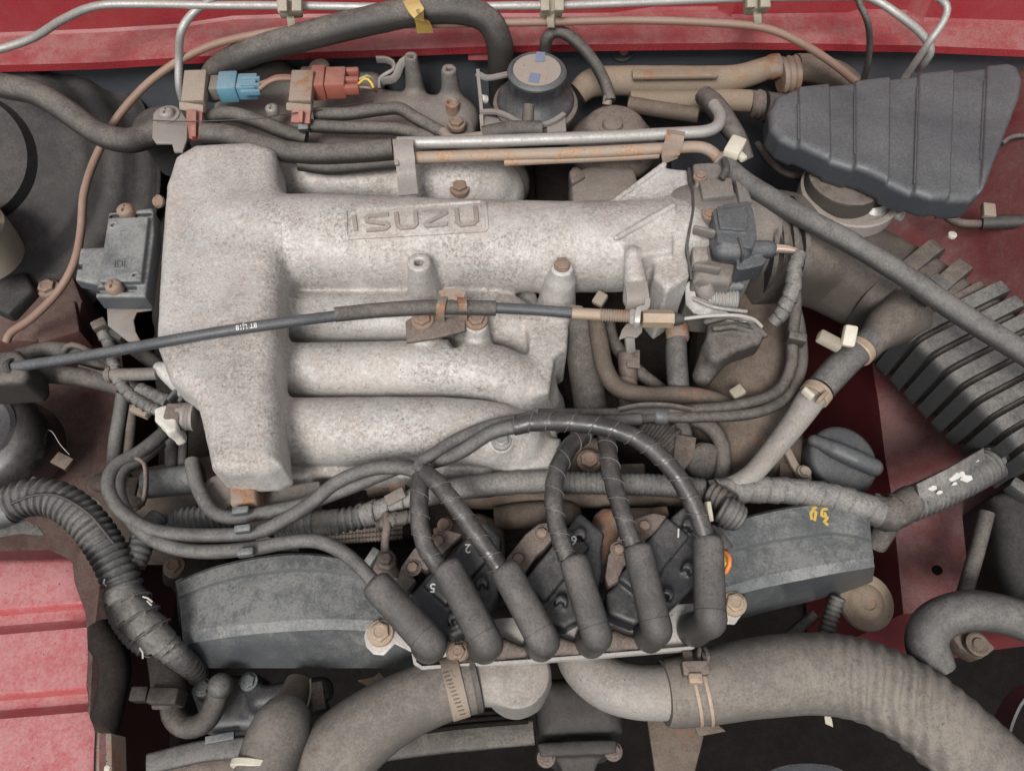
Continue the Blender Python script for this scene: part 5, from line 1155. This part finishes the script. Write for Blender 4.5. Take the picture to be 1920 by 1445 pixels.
# ================================================================== timing covers
def arch(t, back, seam, lip, front, bot, dh):
    b = [(x, y, -.105 + dh[i]) for i, (x, y) in enumerate(back)]
    def off(row, d): return [(x, y, -.105 + dh[i] + d) for i, (x, y) in enumerate(row)]
    s0 = off(seam, .003); s1 = [(x, y + 6, h - .006) for x, y, h in s0]
    fr = off(front, -.004); f0 = [(x, y - 8, h + .003) for x, y, h in off(lip, 0)]
    rows = [[(x, y + 4, h - .06) for x, y, h in b], [(x, y, h - .004) for x, y, h in b], [(x, y + 4, h) for x, y, h in b], s0, s1, f0, off(lip, 0), fr, [(x, y, -.105 + dh[i] - .012) for i, (x, y) in enumerate(front)], [(x, y, -.185) for x, y in bot], [(x, y - 8, -.26) for x, y in bot]]
    return loft(t, 'cover', rows, 'cover', thick=.003, sub=6, sharp=22)
t = T('timing_cover', 'grey dusty arched plastic timing cover left of the coil packs', 'cover')
arch(t, [(333, 1088), (400, 1062), (480, 1044), (560, 1036), (640, 1044), (720, 1068), (800, 1110)],
     [(336, 1118), (400, 1092), (480, 1074), (560, 1066), (640, 1072), (720, 1096), (800, 1140)],
     [(342, 1196), (400, 1184), (480, 1176), (560, 1170), (640, 1168), (720, 1174), (800, 1190)],
     [(346, 1208), (400, 1198), (480, 1188), (560, 1182), (640, 1180), (720, 1186), (800, 1202)],
     [(370, 1252), (410, 1252), (480, 1252), (560, 1252), (640, 1252), (720, 1252), (795, 1252)], [-.035, -.018, -.006, 0, -.004, -.016, -.035])
prism(t, 'side_wall', [(330, 1090, -.144), (340, 1085, -.140), (352, 1250, -.18), (372, 1254, -.185), (345, 1195, -.15), (334, 1160, -.146)], -.15, .03, 'cover', .001)
prism(t, 'flange_tab', [(480, 1000), (560, 1020), (560, 1034), (478, 1030)], -.13, .006, 'alum_dark', .001)
t = T('timing_cover', 'grey arched plastic timing cover with yellow paint marks beneath the taped loom', 'cover')
cv = arch(t, [(1300, 1000), (1345, 984), (1420, 962), (1500, 946), (1560, 943), (1612, 955), (1630, 964)],
     [(1300, 1044), (1350, 1036), (1420, 1018), (1500, 1004), (1565, 998), (1618, 1006), (1634, 1012)],
     [(1310, 1118), (1360, 1108), (1430, 1088), (1510, 1072), (1570, 1062), (1618, 1056), (1638, 1052)],
     [(1312, 1130), (1362, 1120), (1430, 1102), (1510, 1086), (1570, 1074), (1620, 1066), (1640, 1062)],
     [(1330, 1178), (1370, 1166), (1440, 1146), (1515, 1128), (1570, 1114), (1612, 1100), (1636, 1090)], [-.012, -.008, -.003, 0, 0, -.003, -.006])
BV = bvh_of(cv)
for q in ([(1522, 974), (1520, 962), (1524, 956), (1530, 960), (1527, 976)], [(1541, 955), (1552, 953)], [(1541, 956), (1540, 966), (1552, 970), (1545, 978), (1553, 984)], [(1523, 953), (1531, 951)], [(1546, 960), (1550, 972)]):
    ridge(cv, 'paint_mark', q, 5, .0004, 'yellow', BV, step=2, sink=.0004, draft=1)
bolt(t, 326, 1062, -.17, 14, 'bolt_rust')
# ================================================================== coil packs
t = T('coil_bracket', 'pale steel bracket plate with bright front edge carrying the ignition coils', 'bracket')
prism(t, 'plate', [(682, 1192), (690, 1168), (712, 1146), (735, 1152), (790, 1170), (1300, 1130), (1345, 1106), (1372, 1104), (1390, 1122), (1393, 1150), (1378, 1170), (1345, 1168), (1312, 1204), (1296, 1214), (800, 1250), (782, 1246), (776, 1224), (740, 1206), (720, 1228), (700, 1226), (686, 1212)], -.118, .003, 'plate', .001)
ribbon(t, 'bright_edge', [(776, 1226, -.114), (779, 1244, -.114), (792, 1253, -.114), (1000, 1240, -.114), (1294, 1216, -.114), (1312, 1205, -.114)], 6, .010, 'plate', smooth=False)
bolt(t, 713, 1186, -.113, 17, 'bolt_gold'); bolt(t, 1377, 1131, -.113, 16, 'bolt_gold')
lathe(t, 'washer', (858, 1222, -.114), [(22, -2), (22, 2), (19, 3), (18, 1)], 'core', seg=30); bolt(t, 858, 1222, -.112, 13, 'bolt_rust')
for (x, y) in ((940, 1224), (1040, 1218), (1150, 1208)):
    f = field([(x - 70, y - 60), (x + 70, y - 60), (x + 70, y + 30), (x - 70, y + 30)], -.125, -.085, 0.0025)
    f.path([(x - 40, y, -.112, 14), (x, y - 8, -.11, 20), (x + 40, y - 2, -.113, 12)], 14, .01)
    f.mesh('grime_lump', t, 'core', rough=.001)
def coil(dx, dy, body, core, b1, b2, ferr, digits, label):
    t = T('ignition_coil', label, 'ignition coil', 'ignition coils in a row')
    xs = [q[0] for q in body + core]; ys_ = [q[1] for q in body + core]
    f = field([(min(xs) - 10, min(ys_) - 10), (max(xs) + 10, max(ys_) + 10)], -.125, -.060, 0.0018)
    f.poly(body, -.122, -.086, .002, .005, hp=-.086)
    mid = [(.5 * (body[0][0] + q[0]), .5 * (body[0][1] + q[1])) for q in body]
    (ax_, ay_), (bx_, by_) = digits[2]
    nx, ny = -(by_ - ay_), bx_ - ax_; L_ = math.hypot(nx, ny); nx, ny = nx / L_, ny / L_
    f.poly([(ax_ + nx * 28, ay_ + ny * 28), (bx_ + nx * 28, by_ + ny * 28), (bx_ - nx * 28, by_ - ny * 28), (ax_ - nx * 28, ay_ - ny * 28)], -.10, -.0755, .0015, .004, hp=-.0755)
    for (x, y) in ferr:
        f.cyl((x, y), 12, -.10, -.0735, .001, rnd=.0008); f.cyl((x, y), 6, -.085, -.06, .0005, rnd=.0004, cut=True)
    for (x, y) in ferr[:1]:
        f.poly([(x - 36, y - 30), (x - 14, y - 44), (x - 10, y - 38), (x - 30, y - 24)], -.09, -.080, .001, .001, hp=-.080)
        f.poly([(x - 46, y - 22), (x - 36, y - 30), (x - 22, y - 14), (x - 32, y - 8)], -.09, -.080, .001, .001, hp=-.080)
    f.mesh('coil_body', t, 'coil', rough=.0003)
    prism(t, 'laminated_core', core, -.080, .022, 'core', .003)
    for b in (b1, b2):
        lathe(t, 'bolt_seat', (b[0], b[1], -.0795), [(16, -2), (16, 1), (13, 2), (12, 0)], 'core', seg=26); bolt(t, b[0], b[1], -.0785, 9, 'bolt_rust', washer=1.1, mark=False)
    for s_, x, y in digits[:2] + digits[3:]:
        if s_: text(t, 'digit', s_, x, y, 24, 178, -.0748, 'white', .0003)
coil(0, 0, [(768, 1112), (800, 1078), (850, 1030), (898, 978), (912, 976), (940, 1008), (938, 1030), (930, 1050), (936, 1080), (934, 1120), (900, 1170), (850, 1195), (800, 1180)],
     [(742, 1092), (752, 1060), (775, 1028), (806, 1002), (838, 992), (868, 1000), (852, 1016), (800, 1070), (786, 1062), (772, 1080), (782, 1086), (762, 1110)],
     (774, 1064), (822, 1014), [(903, 1092), (850, 1158)], [('2', 877, 1027), ('5', 811, 1101), ((815, 1115), (905, 1015))], 'black ignition coil marked 2 and 5 with brown core')
coil(0, 0, [(985, 1078), (1010, 1060), (1050, 1010), (1084, 962), (1092, 962), (1134, 998), (1128, 1030), (1130, 1070), (1124, 1100), (1104, 1150), (1060, 1176), (1000, 1160)],
     [(938, 1086), (950, 1044), (985, 1000), (1010, 980), (1036, 976), (1048, 988), (1040, 1006), (1020, 1030), (1006, 1040), (984, 1076), (964, 1090), (950, 1100)],
     (972, 1048), (1016, 1000), [(1053, 1126), (1088, 1000)], [('6', 1076, 1012), ('', 0, 0), ((1000, 1110), (1085, 1005))], 'black ignition coil marked 6 with blue grey face')
coil(0, 0, [(1136, 1112), (1170, 1080), (1215, 1030), (1262, 965), (1282, 948), (1300, 955), (1318, 990), (1305, 1020), (1310, 1060), (1300, 1100), (1250, 1150), (1190, 1170), (1140, 1150)],
     [(1134, 1080), (1140, 1040), (1160, 1004), (1186, 972), (1226, 960), (1252, 966), (1240, 990), (1214, 1010), (1190, 1046), (1170, 1060), (1160, 1090), (1140, 1100)],
     (1160, 1030), (1208, 986), [(1253, 1112), (1292, 1063), (1293, 982)], [('1', 1272, 998), ('', 0, 0), ((1180, 1100), (1272, 985))], 'black ignition coil marked 1 nearest the right timing cover')
# ================================================================== plug wires: boots, spiral wrap and plain leads
def boot(t, a, b, r, ft):
    (x0, y0), (x1, y1) = a, b
    dx, dy = x1 - x0, y1 - y0; L_ = math.hypot(dx, dy); ux, uy = dx / L_, dy / L_
    tube(t, 'boot', [(x0 - ux * 3, y0 - uy * 3, -.043, r - 7), (x0 + ux * 2, y0 + uy * 2, -.043, r - 2), (x0 + ux * 12, y0 + uy * 12, -.044, r), (x0 + ux * L_ * .5, y0 + uy * L_ * .5, -.047, r + 1), (x1 - ux * 22, y1 - uy * 22, -.050, r + 2), (x1 - ux * 2, y1 - uy * 2, -.058, r + 2), (x1 + ft[0] * .5, y1 + ft[1] * .4, -.078, r + 1), (x1 + ft[0], y1 + ft[1], -.105, r + 3), (x1 + ft[0], y1 + ft[1], -.118, r + 4)], r, 'boot', seg=24, step=.004, wob=.006)
    lathe(t, 'boot_seam', (x1 - ux * 20, y1 - uy * 20, -.050), [(r + 1.2, -.7), (r + 2.3, -.4), (r + 2.3, .4), (r + 1.2, .7)], 'rubber_dark', axis=(P(x1, y1, -.05) - P(x0, y0, -.045)), seg=28)
GR = 'spark plug wires on the coil packs'
W = [
 ('plain spark plug wire with boot beside the left timing cover, leftmost of the six boots', (702, 1092), (808, 1206), 30, (-4, 4), None,
  [(700, 1090, -.046), (668, 1056, -.05), (634, 1030, -.055), (592, 1014, -.058), (540, 1016, -.06), (480, 1027, -.062), (400, 1034, -.064), (340, 1030, -.066), (288, 1012, -.068), (250, 980, -.068), (226, 940, -.072), (222, 905, -.078), (232, 880, -.085), (260, 862, -.095), (300, 830, -.11)]),
 ('wrapped spark plug wire dropping steeply onto the coil marked 5', (836, 1058), (914, 1208), 29, (-6, 4),
  [(790, 892, -.030), (786, 930, -.030), (788, 985, -.036), (800, 1028, -.04), (826, 1066, -.044)],
  [(796, 892, -.032), (770, 880, -.036), (740, 876, -.04), (692, 880, -.044), (632, 904, -.05), (582, 944, -.056), (530, 976, -.06), (480, 998, -.062), (400, 1003, -.064), (330, 1001, -.066), (276, 990, -.066), (232, 962, -.066), (208, 930, -.068), (204, 898, -.072), (222, 870, -.08), (262, 848, -.09), (300, 818, -.1), (330, 790, -.115)]),
 ('wrapped spark plug wire slanting over the coil marked 2', (944, 1062), (1020, 1202), 29, (-6, 5),
  [(795, 884, -.024), (822, 908, -.022), (856, 950, -.026), (900, 1010, -.034), (938, 1066, -.042)],
  [(800, 888, -.028), (784, 872, -.030), (820, 846, -.034), (860, 822, -.038), (920, 798, -.044), (990, 784, -.05)]),
 ('wrapped spark plug wire bowing left onto the coil marked 6', (1074, 1046), (1120, 1194), 27.5, (-12, 8),
  [(1096, 815, -.050), (1068, 838, -.040), (1046, 880, -.034), (1038, 930, -.034), (1044, 985, -.038), (1064, 1048, -.044)],
  [(1098, 820, -.05), (1110, 800, -.06), (1130, 792, -.066), (1200, 786, -.07)]),
 ('wrapped spark plug wire running straight down between the bowed wire and the arch', (1194, 1024), (1232, 1182), 27.5, (-14, 10),
  [(1136, 812, -.050), (1140, 850, -.042), (1150, 905, -.036), (1168, 965, -.036), (1186, 1022, -.042)],
  [(1138, 820, -.05), (1128, 800, -.06), (1100, 792, -.064), (1040, 800, -.068)]),
 ('wrapped spark plug wire arching over to the boot beside the right timing cover', (1327, 1008), (1332, 1166), 28.5, (-30, 14),
  [(962, 800, -.030), (1000, 792, -.026), (1070, 792, -.018), (1140, 802, -.014), (1200, 826, -.014), (1252, 870, -.018), (1290, 925, -.026), (1314, 980, -.036), (1322, 1010, -.042)],
  [(980, 797, -.028), (920, 812, -.034), (866, 846, -.04), (812, 866, -.044), (760, 872, -.05), (640, 920, -.06), (560, 948, -.064), (480, 964, -.068), (430, 970, -.07), (396, 956, -.072), (372, 915, -.075), (362, 880, -.078), (360, 864, -.08)])]
for lab, a, b, r, ft, wrap, lead in W:
    t = T('spark_plug_wire', lab, 'wire', GR)
    boot(t, a, b, r, ft)
    if wrap: tube(t, 'spiral_wrap', wrap, 17.5, 'wrap', spiral=(.0215, .10), seg=24, wob=0, edge=.9)
    tube(t, 'lead', lead, 13.5 if lab[0] != 'w' or len(lead) > 8 else 12, 'rubber_grey', seg=14)
for (x, y, h, lab) in ((452, 958, -.052, 'grey wire separator clip on the innermost of three curved plug wires'), (456, 992, -.046, 'grey wire separator clip on the middle of three curved plug wires'), (461, 1036, -.05, 'grey wire separator clip under the outermost of three curved plug wires')):
    o = bar(None, 'wire_separator', (x - 16, y + 2, h), (x + 16, y - 2, h), 15, .010, 'plastic_grey', .0025); S(o, lab, 'clip')
t = T('orange_wire', 'small bright orange wire loop at the last boot by the right timing cover', 'wire')
tube(t, 'loop', [(1354, 1034, -.062), (1366, 1040, -.055), (1368, 1056, -.055), (1362, 1070, -.06), (1354, 1076, -.066)], 4.5, 'orange', seg=10)
tube(t, 'loop', [(1352, 1040, -.066), (1359, 1046, -.058), (1360, 1056, -.058), (1354, 1066, -.064)], 3.5, 'yellow', seg=10)
tube(t, 'strap', [(1332, 990, -.064), (1352, 1008, -.06), (1368, 1030, -.064)], 5, 'rubber_dark', seg=10, sq=(2, 3))
# ================================================================== radiator hoses
t = T('radiator_hose', 'large mottled grey radiator hose curving down from the thermostat outlet', 'hose')
tube(t, 'hose', [(520, 1580, -.1900, 84), (575, 1490, -.1650, 80), (625, 1420, -.1500, 74), (690, 1362, -.1400, 66), (760, 1320, -.1350, 60), (830, 1292, -.1350, 56), (892, 1276, -.1370, 54)], 64, 'radhose', seg=36, step=.006, wob=.008)
lathe(t, 'hose_lip', (886, 1278, -.1370), [(54, -3), (57, 0), (57, 8), (54, 10)], 'rubber', axis=(P(892, 1276, -.1370) - P(830, 1292, -.1350)), seg=40)
axc = (P(870, 1281, -.1360) - P(820, 1296, -.1350))
bd = lathe(t, 'clamp_band', (852, 1286, -.1355), [(55, -17), (59, -16), (59, 16), (55, 17)], 'tanclip', axis=axc, seg=44)
BB = bvh_of(bd)
for i in range(12): ridge(bd, 'band_slot', [(830 + i * 2.9, 1262 + i * 7), (841 + i * 2.9, 1259 + i * 7)], 2.6, .0006, 'core', BB, step=2, sink=.0004)
t = T('thermostat_housing', 'pale cast aluminium coolant outlet behind the clamp of the left radiator hose', 'housing')
f = field([(860, 1200), (1060, 1200), (1060, 1350), (860, 1350)], -.2200, -.0900, 0.0025)
f.path([(880, 1279, -.1370, 46), (935, 1268, -.1400, 50), (975, 1262, -.1500, 55)], 50, .01)
f.cyl((968, 1262), 62, -.2100, -.1250, .010)
f.poly([(905, 1300), (960, 1330), (1010, 1318), (1034, 1280), (1030, 1240), (900, 1250)], -.2100, -.1600, .008, .006, hp=-.1600)
f.mesh('casting', t, 'pipe_alum', rough=.0004)
t = T('coolant_outlet', 'pale bare metal elbow pipe under the coil bracket', 'pipe')
tube(t, 'elbow', [(1080, 1190, -.1800, 46), (1096, 1240, -.1700, 48), (1140, 1280, -.1600, 49), (1200, 1296, -.1550, 50), (1270, 1296, -.1500, 50)], 48, 'pipe_alum', seg=34, wob=.004)
t = T('radiator_hose', 'largest wrinkled tan grey radiator hose sweeping right from the pale elbow', 'hose')
hs_ = tube(t, 'hose', [(1244, 1298, -.1500, 58), (1262, 1296, -.1500, 62), (1330, 1284, -.1450, 66), (1420, 1268, -.1400, 70), (1520, 1260, -.1400, 72), (1610, 1272, -.1400, 74), (1700, 1312, -.1420, 76), (1780, 1374, -.1480, 78), (1860, 1450, -.1550, 80), (1950, 1560, -.1650, 82)], 70, 'radhose', seg=48, step=.0022, wob=.004)
# wrinkles in the bend
for v in hs_.data.vertices:
    q = v.co; rr = (q - CPOS); d = rr.dot(CD); u = 960 + F * rr.dot(CR) / d
    wgt = math.exp(-((u - 1690) / 150) ** 2)
    ph = noise.noise(q * 22) * 3.0 + u * .21
    v.co = q + Vector((0, 0, 1)) * (.0030 * wgt * math.sin(ph)) + Vector((0, 0, .0008 * noise.noise(q * 60)))
t = T('spring_clamp', 'rusty tan double wire spring clamp on the largest radiator hose', 'clamp')
axh = (P(1330, 1284, -.1450) - P(1262, 1296, -.1500))
for xx in (1298, 1318): lathe(t, 'wire_ring', (xx, 1289, -.1465), [(65, -3), (68, -3), (69, 0), (68, 3), (65, 3)], 'bolt_gold', axis=axh, seg=48)
bar(t, 'clamp_block', (1278, 1254, -.1000), (1328, 1252, -.1000), 26, .012, 'core', .002)
bar(t, 'clamp_neck', (1302, 1262, -.0960), (1304, 1282, -.0960), 26, .010, 'bolt_gold', .002)
bar(t, 'clamp_lever', (1288, 1222, -.1100), (1292, 1250, -.1060), 18, .006, 'core', .001)
for q in ([(1316, 1222, -.1120), (1322, 1232, -.1000), (1320, 1246, -.1060)], [(1322, 1216, -.1100), (1328, 1228, -.1000), (1324, 1244, -.1060)], [(1312, 1216, -.1100), (1310, 1230, -.1050), (1314, 1246, -.1060)], [(1326, 1224, -.1100), (1318, 1236, -.1020), (1328, 1242, -.1060)]):
    tube(t, 'wire_tuft', q, 4.5, 'core', seg=8)
# ================================================================== low front: pulleys, pipes, steering pump
t = T('fan_clutch', 'dim brown grey fan clutch drum with studs under the coil bracket', 'pulley')
f = field([(960, 1230), (1200, 1230), (1200, 1460), (960, 1460)], -.42, -.20, 0.004)
f.poly([(1002, 1272), (1164, 1264), (1170, 1372), (1150, 1388), (1010, 1392)], -.40, -.262, .006, .030, hp=-.28)
f.poly([(1008, 1390), (1160, 1384), (1156, 1412), (1012, 1418)], -.40, -.255, .003, .003, hp=-.255)
f.poly([(1040, 1410), (1130, 1405), (1110, 1460), (1060, 1460)], -.40, -.285, .01, .004, hp=-.285)
f.mesh('drum', t, 'drum', rough=.0005)
for x, y in ((1024, 1420), (1150, 1408)): bolt(t, x, y, -.265, 12, 'core')
for i in range(4):
    o = tube(None, 'drive_belt', [(700, 1352 + i * 11, -.26 - i * .003), (850, 1330 + i * 11, -.26), (990, 1318 + i * 11, -.26)], 5, 'black', seg=8)
    S(o, ('topmost', 'second', 'third', 'lowest')[i] + ' black drive belt rib running from the left radiator hose to the fan clutch', 'belt', 'belt ribs by the fan clutch')
o = tube(None, 'fan_shroud_rail', [(600, 1420, -.28), (800, 1392, -.28), (1000, 1372, -.28)], 14, 'rubber', seg=12, sq=(1.6, 4)); S(o, 'long dim grey rail under the left radiator hose', 'rail')
o = tube(None, 'fan_shroud_rail', [(280, 1432, -.25), (380, 1408, -.25), (470, 1400, -.25)], 16, 'rubber_grey', seg=14, sq=(1.2, 4)); S(o, 'pale grey curved rail below the U shaped pipe', 'rail')
o = tube(None, 'fan_shroud_rail', [(280, 1460, -.26), (380, 1440, -.26), (470, 1434, -.26)], 12, 'core', seg=14, sq=(1.2, 4)); S(o, 'second brown curved rail below the pale grey one', 'rail')
t = T('steering_pump', 'black steering pump body with bolts beside the U shaped pipe', 'pump')
f = field([(330, 1240), (640, 1240), (640, 1420), (330, 1420)], -.32, -.17, 0.004)
f.poly([(350, 1290), (380, 1262), (480, 1262), (500, 1290), (580, 1280), (600, 1330), (520, 1370), (380, 1375)], -.31, -.21, .01, .014, hp=-.21)
f.cyl((384, 1290), 20, -.25, -.195, .006); f.cyl((466, 1278), 18, -.25, -.195, .006)
f.path([(490, 1310, -.205, 24), (600, 1295, -.205, 26)], 24, .01)
f.mesh('pump_casting', t, 'coil', rough=.0006)
bolt(t, 380, 1288, -.192, 12, 'plastic_grey'); bolt(t, 466, 1277, -.192, 12, 'plastic_grey')
bar(t, 'name_strip', (386, 1388, -.205), (440, 1378, -.205), 14, .006, 'plastic_grey', .001)
t = T('return_pipe', 'grey U shaped pipe with rounded end and upright sleeve', 'pipe')
tube(t, 'upright_sleeve', [(308, 1225, -.16), (314, 1270, -.165), (318, 1320, -.175)], 30, 'plastic_brown', seg=20)
bar(t, 'sleeve_block', (286, 1306, -.16), (342, 1308, -.16), 30, .03, 'plastic_brown', .003); bar(t, 'side_plug', (250, 1302, -.175), (282, 1302, -.175), 26, .02, 'rubber', .002)
tube(t, 'pipe', [(322, 1318, -.18), (328, 1345, -.178), (352, 1362, -.176), (384, 1352, -.172), (402, 1322, -.165), (412, 1290, -.16)], 21, 'rubber', seg=18)
f = field([(380, 1250), (450, 1250), (450, 1320), (380, 1320)], -.19, -.13, 0.002)
f.path([(413, 1285, -.152, 23), (413, 1285, -.17, 23)], 23, .003)
f.mesh('rounded_end', t, 'rubber_grey')
t = T('steering_hose', 'short fat grey hose with a brown fitting and white band', 'hose')
tube(t, 'hose', [(540, 1336, -.13, 44), (528, 1362, -.12, 54), (512, 1400, -.115, 56), (494, 1460, -.11, 56), (480, 1520, -.11, 56)], 54, 'radhose', seg=30)
tube(t, 'fitting', [(562, 1280, -.175, 26), (550, 1310, -.165, 29), (538, 1345, -.15, 31)], 28, 'brownmetal', seg=22)
lathe(t, 'white_band', (492, 1438, -.112), [(56, -7), (58.5, -5), (58.5, 5), (56, 7)], 'cream', axis=(P(480, 1520, -.11) - P(512, 1400, -.115)), seg=36)
bar(t, 'tag', (592, 1278, -.165), (600, 1330, -.17), 24, .004, 'core', .001); tube(t, 'tag_wire', [(582, 1272, -.15), (582, 1300, -.148), (572, 1340, -.15)], 2, 'tanclip', seg=6)
t = T('front_bracket', 'dark brown steel bracket hanging between the fan clutch and the big hose', 'bracket')
prism(t, 'plate', [(1212, 1340), (1300, 1345), (1320, 1380), (1300, 1460), (1230, 1460)], -.31, .006, 'brownmetal', .002)
prism(t, 'tongue', [(1300, 1356), (1340, 1352), (1362, 1370), (1310, 1380)], -.305, .004, 'brownmetal', .001)
prism(None, 'foil_scrap', [(1546, 1344), (1554, 1332), (1560, 1350), (1562, 1362), (1548, 1356)], -.25, .001, 'cream', 0)
S(bpy.data.objects['foil_scrap'], 'small pale scrap below the largest radiator hose', 'scrap')
prism(None, 'yellow_bracket', [(668, 1274), (700, 1268), (712, 1258), (722, 1270), (700, 1290), (684, 1284)], -.19, .006, 'tan', .002)
S(bpy.data.objects['yellow_bracket'], 'small dirty yellow bracket poking out below the left timing cover', 'bracket')

# ================================================================== loose grit lying in the hollows
bpy.context.view_layer.update()
dg = bpy.context.evaluated_depsgraph_get(); gv, gf = [], []; rg = random.Random(5); made = 0
for _ in range(60000):
    x, y = rg.uniform(0, 1920), rg.uniform(100, 1445)
    q = P(x, y, -.05)
    if noise.noise(Vector((q.x * 14, q.y * 14, 2))) + .35 * noise.noise(Vector((q.x * 60, q.y * 60, 5))) < .12: continue
    ok, loc, nn, idx, ob, mx = scene.ray_cast(dg, q + Vector((0, 0, .4)), Vector((0, 0, -1)))
    if not ok or nn.z < .55 or loc.z < Z0 - .25: continue
    r_ = .0003 + .0008 * rg.random() ** 3; b = len(gv)
    for k in range(3):
        a = 2.1 * k + rg.random(); gv.append(loc + Vector((math.cos(a) * r_ * (.6 + rg.random()), math.sin(a) * r_ * (.6 + rg.random()), -.0001)))
    gv.append(loc + Vector((0, 0, r_ * (.5 + .6 * rg.random()))))
    gf += [(b, b + 1, b + 3), (b + 1, b + 2, b + 3), (b + 2, b, b + 3), (b + 2, b + 1, b)]; made += 1
    if made > 4500: break
me = bpy.data.meshes.new('grit'); me.from_pydata(gv, [], gf); o = link(me, 'grit', None, 'core', 0)
S(o, 'loose brown grit and dirt crumbs lying over the engine parts', 'grit'); o['kind'] = 'stuff'

finalize()
